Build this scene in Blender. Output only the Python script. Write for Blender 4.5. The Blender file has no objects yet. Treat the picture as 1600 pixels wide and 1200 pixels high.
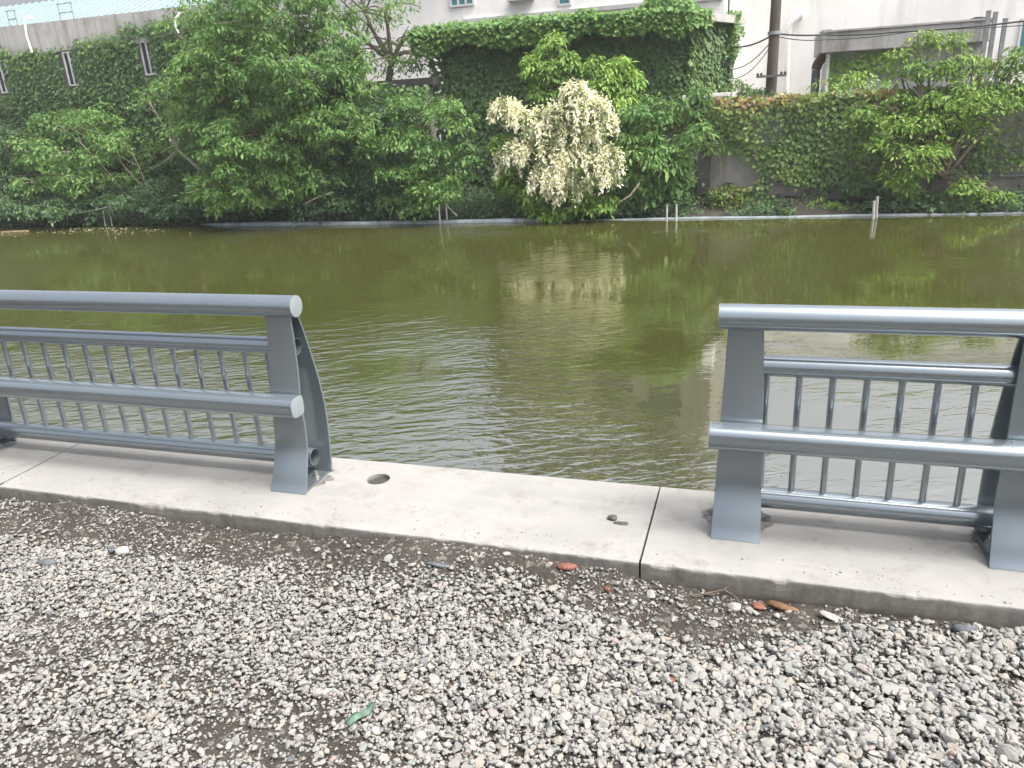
import bpy, bmesh, math, random
import numpy as np
from mathutils import Vector, Matrix
random.seed(7); RNG = np.random.default_rng(11)
S = bpy.context.scene
C = S.collection
R = math.radians

# ------------------------------------------------------------------ camera, sky, sun, exposure
HC = 1.65
YAW, PITCH, ROLL, FPX = -0.322385, 0.352263, -0.0615132, 1203.49
_f = np.array([math.sin(YAW)*math.cos(PITCH), math.cos(YAW)*math.cos(PITCH), -math.sin(PITCH)])
_r0 = np.array([math.cos(YAW), -math.sin(YAW), 0.0]); _u0 = np.cross(_r0, _f)
_r = math.cos(ROLL)*_r0 + math.sin(ROLL)*_u0
_u = math.cos(ROLL)*_u0 - math.sin(ROLL)*_r0
cam = bpy.data.cameras.new('camera'); cam.sensor_width = 36; cam.lens = 36*FPX/1600
cam.clip_start = 0.05; cam.clip_end = 600
co = bpy.data.objects.new('camera', cam); C.objects.link(co); S.camera = co
co.matrix_world = Matrix(((_r[0], _u[0], -_f[0], 0), (_r[1], _u[1], -_f[1], 0), (_r[2], _u[2], -_f[2], HC), (0, 0, 0, 1)))

SUN_EL, SUN_AZ = R(62), R(100)          # azimuth from +Y towards +X
W = bpy.data.worlds.new('World'); S.world = W; W.use_nodes = True
nt = W.node_tree
sky = nt.nodes.new('ShaderNodeTexSky'); sky.sky_type = 'NISHITA'; sky.sun_disc = False
sky.sun_elevation = SUN_EL; sky.sun_rotation = SUN_AZ
sky.air_density = 0.9; sky.dust_density = 10.0; sky.ozone_density = 1.0
hz = nt.nodes.new('ShaderNodeHueSaturation'); hz.inputs['Saturation'].default_value = .5      # thin white overcast
nt.links.new(sky.outputs[0], hz.inputs['Color']); nt.links.new(hz.outputs[0], nt.nodes['Background'].inputs[0])
nt.nodes['Background'].inputs[1].default_value = 0.15
sl = bpy.data.lights.new('sun', 'SUN'); sl.energy = 0.9; sl.angle = R(13); sl.color = (1, .97, .93)
so = bpy.data.objects.new('sun', sl); C.objects.link(so)
sd = Vector((math.sin(SUN_AZ)*math.cos(SUN_EL), math.cos(SUN_AZ)*math.cos(SUN_EL), math.sin(SUN_EL)))
so.rotation_euler = sd.to_track_quat('Z', 'Y').to_euler(); so.location = (10, 10, 40)
S.view_settings.view_transform = 'Standard'; S.view_settings.look = 'None'
S.view_settings.exposure = 1.36; S.view_settings.gamma = 1
S.view_settings.use_curve_mapping = False

def at(px, py, Y):
    """the place in the world, at distance Y across the pond, that the photo shows at px, py"""
    d = _f + _r*(px-800)/FPX - _u*(py-600)/FPX
    t = Y/d[1]
    return np.array([d[0]*t, Y, HC + d[2]*t])

# ------------------------------------------------------------------ materials
def mat(name):
    m = bpy.data.materials.new(name); m.use_nodes = True
    n = m.node_tree.nodes; l = m.node_tree.links
    return m, n, l, n['Principled BSDF']
def nd(n, t, **kw):
    x = n.new(t)
    for k, v in kw.items(): setattr(x, k, v)
    return x
def ramp(n, stops, interp='LINEAR'):
    r = n.new('ShaderNodeValToRGB'); cr = r.color_ramp; cr.interpolation = interp
    while len(cr.elements) > 1: cr.elements.remove(cr.elements[-1])
    cr.elements[0].position = stops[0][0]; cr.elements[0].color = (*stops[0][1], 1)
    for p, c in stops[1:]:
        e = cr.elements.new(p); e.color = (*c, 1)
    return r
def noise(n, l, scale, detail=4, rough=.55, mapscale=None, rot=None, coord='Object'):
    t = n.new('ShaderNodeTexCoord'); mp = n.new('ShaderNodeMapping')
    l.new(t.outputs[coord], mp.inputs[0])
    if mapscale: mp.inputs['Scale'].default_value = mapscale
    if rot: mp.inputs['Rotation'].default_value = rot
    x = n.new('ShaderNodeTexNoise'); x.inputs['Scale'].default_value = scale
    x.inputs['Detail'].default_value = detail; x.inputs['Roughness'].default_value = rough
    l.new(mp.outputs[0], x.inputs['Vector'])
    return x
def mixc(n, l, fac, a, b, blend='MIX'):
    m = n.new('ShaderNodeMix'); m.data_type = 'RGBA'; m.blend_type = blend
    for s, v in ((0, fac), (6, a), (7, b)):
        if isinstance(v, (int, float)): m.inputs[s].default_value = v
        elif isinstance(v, tuple): m.inputs[s].default_value = (*v, 1)
        else: l.new(v, m.inputs[s])
    return m.outputs[2]
def bump(n, l, h, strength, dist, out):
    b = n.new('ShaderNodeBump'); b.inputs['Strength'].default_value = strength
    b.inputs['Distance'].default_value = dist
    l.new(h, b.inputs['Height']); l.new(b.outputs[0], out.inputs['Normal']); return b
def mr(n, l, v, a, b, c=0., d=1.):
    m = n.new('ShaderNodeMapRange'); m.inputs[1].default_value = a; m.inputs[2].default_value = b
    m.inputs[3].default_value = c; m.inputs[4].default_value = d
    l.new(v, m.inputs[0]); return m.outputs[0]

def plain(name, col, rough=.6, metal=0., var=.15, scale=6., bmp=0.15, spec=.5, dirt=None):
    m, n, l, p = mat(name)
    a = noise(n, l, scale, 6, .6)
    dark = tuple(c*(1-var*1.6) for c in col); light = tuple(min(1, c*(1+var)) for c in col)
    r = ramp(n, [(.3, dark), (.7, light)]); l.new(a.outputs[0], r.inputs[0])
    colo = r.outputs[0]
    if dirt:
        b = noise(n, l, scale*.35, 7, .7)
        colo = mixc(n, l, mr(n, l, b.outputs[0], .5, .68), colo, dirt)
    l.new(colo, p.inputs['Base Color'])
    p.inputs['Roughness'].default_value = rough; p.inputs['Metallic'].default_value = metal
    p.inputs['Specular IOR Level'].default_value = spec
    if bmp:
        c = noise(n, l, scale*6, 5, .6); bump(n, l, c.outputs[0], bmp, .02, p)
    return m

def make_paint():
    m, n, l, p = mat('blue_grey_paint')
    a = noise(n, l, 4, 2, .5)
    r = ramp(n, [(0, (.215, .258, .285)), (1, (.255, .30, .325))]); l.new(a.outputs[0], r.inputs[0])
    d = noise(n, l, 26, 8, .75)
    l.new(r.outputs[0], p.inputs['Base Color'])
    l.new(mr(n, l, a.outputs[0], 0, 1, .16, .25), p.inputs['Roughness']); p.inputs['Metallic'].default_value = .72
    p.inputs['Coat Weight'].default_value = .7; p.inputs['Coat Roughness'].default_value = .12
    p.inputs['Specular IOR Level'].default_value = .6
    b = noise(n, l, 60, 3, .5); bump(n, l, b.outputs[0], .05, .004, p)
    return m
M_PAINT = make_paint()
M_CAP = plain('pale_grey_paint', (.20, .235, .25), .35, var=.06, scale=20, bmp=.04)
M_BOLT = plain('zinc_bolt', (.45, .45, .46), .35, metal=.9, var=.15, scale=40)
M_GROUT = plain('grey_grout', (.175, .172, .168), .95, var=.4, scale=30, bmp=.6)

def make_slab():
    m, n, l, p = mat('pale_concrete')
    a = noise(n, l, 1.6, 8, .65); a2 = noise(n, l, 7, 8, .7); g = noise(n, l, 120, 4, .6)
    tr = noise(n, l, 3, 6, .6, mapscale=(.6, 5, 1))
    r = ramp(n, [(.3, (.20, .20, .189)), (.5, (.243, .241, .229)), (.75, (.275, .274, .262))]); l.new(a.outputs[0], r.inputs[0])
    c = mixc(n, l, mr(n, l, a2.outputs[0], .55, .75, 0, .55), r.outputs[0], (.195, .186, .166))
    c = mixc(n, l, mr(n, l, tr.outputs[0], .52, .7, 0, .35), c, (.30, .297, .286))
    c = mixc(n, l, mr(n, l, g.outputs[0], .62, .7, 0, .3), c, (.19, .18, .16))
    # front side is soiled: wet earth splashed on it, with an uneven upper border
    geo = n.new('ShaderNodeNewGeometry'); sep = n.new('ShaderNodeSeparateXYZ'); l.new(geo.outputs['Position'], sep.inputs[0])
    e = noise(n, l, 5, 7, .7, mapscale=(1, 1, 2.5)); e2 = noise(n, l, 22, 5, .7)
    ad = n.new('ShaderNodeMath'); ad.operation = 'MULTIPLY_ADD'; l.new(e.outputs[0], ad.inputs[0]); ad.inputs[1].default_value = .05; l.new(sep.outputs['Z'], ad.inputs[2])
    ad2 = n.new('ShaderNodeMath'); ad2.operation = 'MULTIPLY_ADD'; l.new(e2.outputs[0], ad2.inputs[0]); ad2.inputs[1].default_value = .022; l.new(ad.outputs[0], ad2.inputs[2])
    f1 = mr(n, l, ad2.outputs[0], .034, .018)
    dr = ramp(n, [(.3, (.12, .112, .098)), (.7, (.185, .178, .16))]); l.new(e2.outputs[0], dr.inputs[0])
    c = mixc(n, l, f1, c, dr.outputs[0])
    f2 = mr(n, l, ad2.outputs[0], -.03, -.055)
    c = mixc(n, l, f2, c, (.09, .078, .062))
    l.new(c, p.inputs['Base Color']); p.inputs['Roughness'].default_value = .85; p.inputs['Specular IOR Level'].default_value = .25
    hm = n.new('ShaderNodeMath'); hm.operation = 'MULTIPLY_ADD'; l.new(g.outputs[0], hm.inputs[0]); hm.inputs[1].default_value = .3; l.new(a2.outputs[0], hm.inputs[2])
    bump(n, l, hm.outputs[0], .25, .01, p)
    return m
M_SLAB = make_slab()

def make_soil():
    m, n, l, p = mat('dark_soil')
    a = noise(n, l, 3.5, 8, .7); b = noise(n, l, 40, 6, .75); v = n.new('ShaderNodeTexVoronoi'); v.inputs['Scale'].default_value = 70
    t = n.new('ShaderNodeTexCoord'); l.new(t.outputs['Object'], v.inputs['Vector'])
    r = ramp(n, [(.3, (.028, .025, .021)), (.5, (.05, .045, .038)), (.72, (.085, .078, .068))]); l.new(a.outputs[0], r.inputs[0])
    c = mixc(n, l, mr(n, l, b.outputs[0], .42, .62, .0, .6), r.outputs[0], (.06, .05, .04))
    w = n.new('ShaderNodeSeparateColor'); l.new(v.outputs['Color'], w.inputs[0])
    c = mixc(n, l, mr(n, l, w.outputs[0], .8, .9, 0, .5), c, (.26, .245, .22))
    l.new(c, p.inputs['Base Color']); p.inputs['Roughness'].default_value = .9; p.inputs['Specular IOR Level'].default_value = .3
    hm = n.new('ShaderNodeMath'); hm.operation = 'MULTIPLY_ADD'; l.new(v.outputs['Distance'], hm.inputs[0]); hm.inputs[1].default_value = -.4; l.new(b.outputs[0], hm.inputs[2])
    bump(n, l, hm.outputs[0], .9, .02, p)
    return m
M_SOIL = make_soil()

def make_stone(name='gravel_stone'):
    m, n, l, p = mat(name)
    at_ = n.new('ShaderNodeAttribute'); at_.attribute_name = 'rnd'
    r = ramp(n, [(0, (0.059, 0.07, 0.081)), (0.03, (0.125, 0.129, 0.133)), (0.08, (0.184, 0.184, 0.174)), (0.3, (0.229, 0.225, 0.211)), (0.5, (0.273, 0.269, 0.255)), (0.68, (0.207, 0.211, 0.203)), (0.78, (0.177, 0.195, 0.191)), (0.86, (0.251, 0.229, 0.188)), (0.92, (0.31, 0.306, 0.295)), (0.98, (0.244, 0.221, 0.199)), (0.992, (0.266, 0.192, 0.162)), (1, (0.266, 0.273, 0.295))])
    l.new(at_.outputs['Fac'], r.inputs[0])
    a = noise(n, l, 45, 5, .65)
    c = mixc(n, l, mr(n, l, a.outputs[0], .35, .7, 0, .5), r.outputs[0], (.21, .20, .18))
    l.new(c, p.inputs['Base Color']); p.inputs['Roughness'].default_value = .85; p.inputs['Specular IOR Level'].default_value = .3
    b = noise(n, l, 160, 4, .6); bump(n, l, b.outputs[0], .35, .006, p)
    return m
M_STONE = make_stone()

def make_water():
    m, n, l, p = mat('green_pond_water')
    n.remove(p); out = n['Material Output']
    dif = n.new('ShaderNodeBsdfDiffuse'); gl = n.new('ShaderNodeBsdfGlossy'); gl.inputs['Roughness'].default_value = .02
    a = noise(n, l, .22, 4, .55)
    r = ramp(n, [(.3, (.049, .052, .012)), (.7, (.059, .061, .016))]); l.new(a.outputs[0], r.inputs[0]); l.new(r.outputs[0], dif.inputs[0])
    fr = n.new('ShaderNodeFresnel'); fr.inputs['IOR'].default_value = 1.42
    pw = n.new('ShaderNodeMath'); pw.operation = 'POWER'; l.new(fr.outputs[0], pw.inputs[0]); pw.inputs[1].default_value = .58
    sc = n.new('ShaderNodeMath'); sc.operation = 'MULTIPLY'; l.new(pw.outputs[0], sc.inputs[0]); sc.inputs[1].default_value = .56
    mx = n.new('ShaderNodeMixShader'); l.new(sc.outputs[0], mx.inputs[0]); l.new(dif.outputs[0], mx.inputs[1]); l.new(gl.outputs[0], mx.inputs[2])
    l.new(mx.outputs[0], out.inputs[0])
    def wave(scale, ang, ratio):
        t = n.new('ShaderNodeTexCoord'); mp = n.new('ShaderNodeMapping'); mp.vector_type = 'TEXTURE'
        mp.inputs['Rotation'].default_value = (0, 0, R(ang)); mp.inputs['Scale'].default_value = (ratio, 1, 1); l.new(t.outputs['Object'], mp.inputs[0])
        x = n.new('ShaderNodeTexNoise'); x.inputs['Scale'].default_value = scale; x.inputs['Detail'].default_value = 3; x.inputs['Roughness'].default_value = .45; x.inputs['Distortion'].default_value = .6; l.new(mp.outputs[0], x.inputs['Vector']); return x
    w1 = wave(7.5, 26, 3.2); w2 = wave(15, 8, 2.4)
    pat = noise(n, l, .33, 3, .5, mapscale=(1, 1.3, 1))
    geo = n.new('ShaderNodeNewGeometry'); sx = n.new('ShaderNodeSeparateXYZ'); l.new(geo.outputs['Position'], sx.inputs[0])
    lee = n.new('ShaderNodeMath'); lee.operation = 'ADD'; l.new(pat.outputs[0], lee.inputs[0])
    l.new(mr(n, l, sx.outputs['X'], -.6, -2.6, -.02, .15), lee.inputs[1])          # the breeze reaches the left of the near water more
    far = mr(n, l, sx.outputs['Y'], 5.2, 9.5, .10, -.16); lee2 = n.new('ShaderNodeMath'); lee2.operation = 'ADD'; l.new(lee.outputs[0], lee2.inputs[0]); l.new(far, lee2.inputs[1])
    amp = mr(n, l, lee2.outputs[0], .44, .68, .06, 1.)
    s = n.new('ShaderNodeMath'); s.operation = 'MULTIPLY_ADD'; l.new(w2.outputs[0], s.inputs[0]); s.inputs[1].default_value = .45; l.new(w1.outputs[0], s.inputs[2])
    h = n.new('ShaderNodeMath'); h.operation = 'MULTIPLY'; l.new(s.outputs[0], h.inputs[0]); l.new(amp, h.inputs[1])
    b = n.new('ShaderNodeBump'); b.inputs['Strength'].default_value = 1; b.inputs['Distance'].default_value = .023
    l.new(h.outputs[0], b.inputs['Height'])
    for q in (gl, fr): l.new(b.outputs[0], q.inputs['Normal'])
    return m
M_WATER = make_water()

def make_leaf(name, stops, trans=.28, rough=.5, spec=.35, tcol=(.16, .26, .03)):
    m, n, l, p = mat(name)
    a = n.new('ShaderNodeAttribute'); a.attribute_name = 'rnd'
    r = ramp(n, stops); l.new(a.outputs['Fac'], r.inputs[0]); l.new(r.outputs[0], p.inputs['Base Color'])
    p.inputs['Roughness'].default_value = rough; p.inputs['Specular IOR Level'].default_value = spec
    t = n.new('ShaderNodeBsdfTranslucent'); l.new(mixc(n, l, .45, r.outputs[0], tcol), t.inputs[0])
    mx = n.new('ShaderNodeMixShader'); mx.inputs[0].default_value = trans
    l.new(p.outputs[0], mx.inputs[1]); l.new(t.outputs[0], mx.inputs[2]); l.new(mx.outputs[0], n['Material Output'].inputs[0])
    return m
L_IVY = make_leaf('ivy_leaf', [(0, (0.037, 0.082, 0.029)), (0.5, (0.068, 0.139, 0.041)), (0.85, (0.111, 0.195, 0.048)), (1, (0.188, 0.277, 0.065))], .12)
L_IVYW = make_leaf('autumn_ivy_leaf', [(0, (0.039, 0.077, 0.022)), (0.4, (0.07, 0.14, 0.031)), (0.72, (0.133, 0.196, 0.042)), (0.85, (0.224, 0.238, 0.049)), (0.93, (0.21, 0.15, 0.05)), (1, (0.19, 0.105, 0.05))], .15)
L_TREE = make_leaf('tree_leaf', [(0, (0.057, 0.124, 0.039)), (0.45, (0.112, 0.229, 0.063)), (0.8, (0.177, 0.315, 0.083)), (1, (0.236, 0.381, 0.106))], .36)
L_BRIGHT = make_leaf('young_leaf', [(0, (0.142, 0.26, 0.062)), (0.5, (0.256, 0.422, 0.088)), (1, (0.37, 0.551, 0.124))], .38)
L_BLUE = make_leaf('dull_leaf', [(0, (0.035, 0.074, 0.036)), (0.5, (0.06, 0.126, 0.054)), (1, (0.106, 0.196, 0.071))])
L_CREAM = make_leaf('cream_leaf', [(0, (.045, .08, .02)), (.3, (.12, .17, .05)), (.38, (.52, .54, .27)), (.55, (.82, .80, .54)), (1, (.9, .885, .70))], .35, tcol=(.8, .8, .55))
L_YEL = make_leaf('yellow_green_leaf', [(0, (0.068, 0.147, 0.026)), (0.5, (0.145, 0.263, 0.042)), (1, (0.239, 0.358, 0.066))])
M_BARK = plain('bark', (.13, .105, .08), .9, var=.35, scale=12, bmp=.5)
M_PALEBARK = plain('pale_bark', (.30, .26, .20), .85, var=.3, scale=14, bmp=.3)
def stained(name, col, stain, amt=.6, scale=1.2, streak=True, rough=.9):
    m, n, l, p = mat(name)
    a = noise(n, l, scale, 8, .65); b = noise(n, l, scale*1.6, 7, .65, mapscale=(3.2, 3.2, .28)); g = noise(n, l, scale*14, 5, .6)
    r = ramp(n, [(.3, tuple(c*.85 for c in col)), (.7, tuple(min(1, c*1.06) for c in col))]); l.new(a.outputs[0], r.inputs[0])
    c = r.outputs[0]
    if streak: c = mixc(n, l, mr(n, l, b.outputs[0], .5, .72, 0, amt), c, stain)
    d = noise(n, l, scale*.7, 8, .7)
    c = mixc(n, l, mr(n, l, d.outputs[0], .52, .7, 0, amt), c, stain)
    l.new(c, p.inputs['Base Color']); p.inputs['Roughness'].default_value = rough; p.inputs['Specular IOR Level'].default_value = .2
    bump(n, l, g.outputs[0], .3, .02, p)
    return m
M_WHITE = stained('white_render', (.86, .85, .82), (.62, .61, .59), .3, .35)
M_WHITE2 = stained('old_white_render', (.83, .82, .79), (.56, .55, .53), .6, .4)
M_ANNEX = stained('grey_render', (.5, .51, .5), (.28, .28, .27), .6, .8)
M_PARAPET = stained('weathered_concrete', (.42, .415, .40), (.15, .125, .115), .75, .9)
M_WALL = stained('grey_concrete_wall', (.21, .20, .185), (.085, .08, .07), .8, .9)
M_DARKC = stained('dark_concrete', (.055, .055, .053), (.03, .03, .028), .7, 1.2)
M_ROOF = plain('pale_metal_roof', (.25, .33, .35), .5, var=.05, scale=3, bmp=0)
M_PVC = plain('white_pipe', (.72, .72, .70), .5, var=.12, scale=5, bmp=.05)
M_STAKE = plain('pale_stake', (.36, .355, .34), .7, var=.25, scale=8, bmp=.1)
M_PIPEBLUE = plain('blue_grey_pipe', (.19, .225, .25), .5, var=.3, scale=3, bmp=.1)
M_POLE = stained('pole_concrete', (.095, .08, .07), (.055, .048, .043), .5, 2)
M_STEEL = plain('grey_steel', (.27, .28, .29), .55, metal=.3, var=.2, scale=5)
M_RUST = plain('rusty_steel', (.12, .05, .035), .8, var=.35, scale=9, bmp=.3)
M_DPIPE = plain('dark_pipe', (.12, .13, .14), .5, var=.2, scale=4)
M_CABLE = plain('black_cable', (.03, .03, .03), .6, var=.1, bmp=0)
M_FRAME = plain('white_window_frame', (.55, .57, .58), .45, var=.05, bmp=0)
M_GLASS = plain('dark_glass', (.035, .05, .055), .06, var=.1, scale=2, bmp=0)
M_TEAL = plain('teal_glass', (.05, .19, .21), .08, var=.1, scale=2, bmp=0)
M_BRICK = plain('red_brick', (.20, .085, .06), .9, var=.35, scale=30, bmp=.5)
M_RUSTY = plain('brown_stone', (.16, .09, .045), .85, var=.4, scale=25, bmp=.5)
M_DSTONE = plain('dark_stone', (.10, .11, .125), .8, var=.3, scale=30, bmp=.4)
M_LSTONE = plain('pale_stone', (.36, .35, .32), .85, var=.25, scale=30, bmp=.4)
M_CLOD = plain('mud_clod', (.13, .125, .095), .95, var=.4, scale=60, bmp=.8)
M_TWIG = plain('dry_twig', (.13, .10, .07), .9, var=.3, scale=20, bmp=.4)
M_WOOD = plain('wet_plank', (.30, .20, .11), .7, var=.3, scale=10, bmp=.2)
M_MUD = plain('dark_mud', (.035, .032, .024), .9, var=.4, scale=3, bmp=.6)
M_SCRAP = plain('crumpled_film', (.05, .11, .07), .4, var=.5, scale=30, bmp=.3)

# ------------------------------------------------------------------ mesh helpers
class MB:
    def __init__(s): s.v = []; s.f = []
    def add(s, vs, fs):
        o = len(s.v); s.v += [tuple(map(float, p)) for p in vs]; s.f += [tuple(i+o for i in f) for f in fs]
    def box(s, x0, x1, y0, y1, z0, z1):
        s.add([(x0, y0, z0), (x1, y0, z0), (x1, y1, z0), (x0, y1, z0), (x0, y0, z1), (x1, y0, z1), (x1, y1, z1), (x0, y1, z1)],
              [(0, 3, 2, 1), (4, 5, 6, 7), (0, 1, 5, 4), (1, 2, 6, 5), (2, 3, 7, 6), (3, 0, 4, 7)])
    def tube(s, pts, rad, seg=8, cap=True):
        pts = [np.array(p, float) for p in pts]; n = len(pts)
        rads = rad if isinstance(rad, (list, tuple, np.ndarray)) else [rad]*n
        vs = []; fs = []; prev = None
        for i, p in enumerate(pts):
            d = pts[min(i+1, n-1)] - pts[max(i-1, 0)]; d = d/(np.linalg.norm(d)+1e-9)
            if prev is None:
                a = np.array([0, 0, 1.]) if abs(d[2]) < .9 else np.array([1., 0, 0])
            else: a = prev
            x = a - d*(a@d); x /= np.linalg.norm(x)+1e-9; y = np.cross(d, x); prev = x
            for k in range(seg):
                t = 2*math.pi*k/seg; vs.append(p + rads[i]*(math.cos(t)*x + math.sin(t)*y))
        for i in range(n-1):
            for k in range(seg):
                a, b = i*seg+k, i*seg+(k+1) % seg; fs.append((a, b, b+seg, a+seg))
        if cap: fs.append(tuple(range(seg))[::-1]); fs.append(tuple(range((n-1)*seg, n*seg)))
        s.add(vs, fs)
    def hull_extrude(s, prof, axis_vals, axis=0):
        """prof = closed 2-D outline, swept along an axis"""
        n = len(prof); vs = []; fs = []
        for a in axis_vals:
            for (p, q) in prof: vs.append((a, p, q) if axis == 0 else ((p, a, q) if axis == 1 else (p, q, a)))
        for i in range(len(axis_vals)-1):
            for k in range(n):
                a, b = i*n+k, i*n+(k+1) % n; fs.append((a, b, b+n, a+n))
        fs.append(tuple(range(n))[::-1]); fs.append(tuple(range((len(axis_vals)-1)*n, len(axis_vals)*n)))
        s.add(vs, fs)
    def build(s, name, m, parent=None, smooth=False, bevel=0., angle=40):
        me = bpy.data.meshes.new(name); me.from_pydata(s.v, [], s.f)
        bm = bmesh.new(); bm.from_mesh(me); bmesh.ops.recalc_face_normals(bm, faces=bm.faces)
        if bevel:
            es = [e for e in bm.edges if len(e.link_faces) == 2 and e.calc_face_angle(0) > R(30)]
            bmesh.ops.bevel(bm, geom=es, offset=bevel, segments=2, affect='EDGES', profile=.6)
        if smooth:
            for f in bm.faces: f.smooth = True
            for e in bm.edges:
                if len(e.link_faces) == 2 and e.calc_face_angle(0) > R(angle): e.smooth = False
        bm.to_mesh(me); bm.free()
        me.materials.append(m)
        o = bpy.data.objects.new(name, me); C.objects.link(o)
        if parent: o.parent = parent
        return o
def np_mesh(name, V, F, m, parent=None, rnd=None, smooth=False):
    """big meshes: V (n,3), F (k,3|4), rnd one value per face"""
    k = F.shape[1]; me = bpy.data.meshes.new(name)
    me.vertices.add(len(V)); me.vertices.foreach_set('co', V.astype(np.float32).ravel())
    me.loops.add(F.size); me.loops.foreach_set('vertex_index', F.astype(np.int32).ravel())
    me.polygons.add(len(F)); me.polygons.foreach_set('loop_start', np.arange(0, F.size, k, dtype=np.int32))
    me.polygons.foreach_set('loop_total', np.full(len(F), k, dtype=np.int32))
    me.polygons.foreach_set('use_smooth', np.full(len(F), smooth, dtype=bool))
    me.update(calc_edges=True)
    if rnd is not None:
        a = me.attributes.new('rnd', 'FLOAT', 'FACE'); a.data.foreach_set('value', rnd.astype(np.float32))
    me.validate(); me.materials.append(m)
    o = bpy.data.objects.new(name, me); C.objects.link(o)
    if parent: o.parent = parent
    return o
def thing(name, loc=(0, 0, 0), rz=0.):
    o = bpy.data.objects.new(name, None); C.objects.link(o); o.location = loc; o.rotation_euler = (0, 0, rz)
    o.empty_display_size = .2; return o
def tag(o, label=None, cat=None, group=None, kind=None):
    if label: o['label'] = label
    if cat: o['category'] = cat
    if group: o['group'] = group
    if kind: o['kind'] = kind
    return o
def struct(o, label=None): return tag(o, label, kind='structure')

def h2(ix, iy, sd=0):
    v = np.sin(ix*127.1 + iy*311.7 + sd*74.7)*43758.5453; return v - np.floor(v)
def vnoise(x, y, sd=0):
    x = np.asarray(x, float); y = np.asarray(y, float)
    ix, iy = np.floor(x), np.floor(y); fx, fy = x-ix, y-iy; fx = fx*fx*(3-2*fx); fy = fy*fy*(3-2*fy)
    a, b, c, d = h2(ix, iy, sd), h2(ix+1, iy, sd), h2(ix, iy+1, sd), h2(ix+1, iy+1, sd)
    return (a*(1-fx)+b*fx)*(1-fy) + (c*(1-fx)+d*fx)*fy
def fbm(x, y, sd=0, o=4):
    s = 0; a = .5; t = 0
    for i in range(o): s = s + a*vnoise(x*2**i, y*2**i, sd+i); t += a; a *= .5
    return s/t
def sstep(a, b, x): t = np.clip((x-a)/(b-a), 0, 1); return t*t*(3-2*t)

# ------------------------------------------------------------------ the setting: ground, slab, pond, far bank
YN, YF, ZW = 2.477, 3.09, -1.0
mb = MB(); mb.add([(-90, -90, -.24), (90, -90, -.24), (90, 2.3, -.24), (-90, 2.3, -.24)], [(0, 1, 2, 3)])
struct(mb.build('ground', M_SOIL))
def soil_h(x, y):
    """height of the trodden earth in front of the slab, banked up against it in places"""
    d = YN - y
    h = -.088 + .035*(fbm(x*1.3, y*1.3, 3)-.5) + .03*(fbm(x*6, y*6, 5)-.5) + .016*(fbm(x*22, y*22, 9, 3)-.5)
    bank = np.exp(-((x+1.05)/.55)**2)*.075 + np.exp(-((x+2.9)/.5)**2)*.03 + np.exp(-((x-1.3)/.3)**2)*.025 - np.exp(-((x-.1)/.6)**2)*.012
    h = h + bank*np.exp(-(d/.16)**2) + .018*np.exp(-(d/.25)**2)*fbm(x*9, y*9, 21) + .05*np.maximum(fbm(x*4.2, y*7, 27)-.5, 0)*np.exp(-(d/.14)**2)*2
    return np.minimum(h, -.012)
gx = np.arange(-7, 5.001, .03); gy = np.concatenate([np.arange(-2, 1, .1), np.arange(1, YN+.004, .0246)])
gy[-1] = YN+.006
X, Y = np.meshgrid(gx, gy); Z = soil_h(X, Y)
V = np.stack([X.ravel(), Y.ravel(), Z.ravel()], 1); nx = len(gx)
i, j = np.meshgrid(np.arange(nx-1), np.arange(len(gy)-1)); b0 = (j*nx+i).ravel()
struct(np_mesh('soil', V, np.stack([b0, b0+1, b0+nx+1, b0+nx], 1), M_SOIL, smooth=True))

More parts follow.
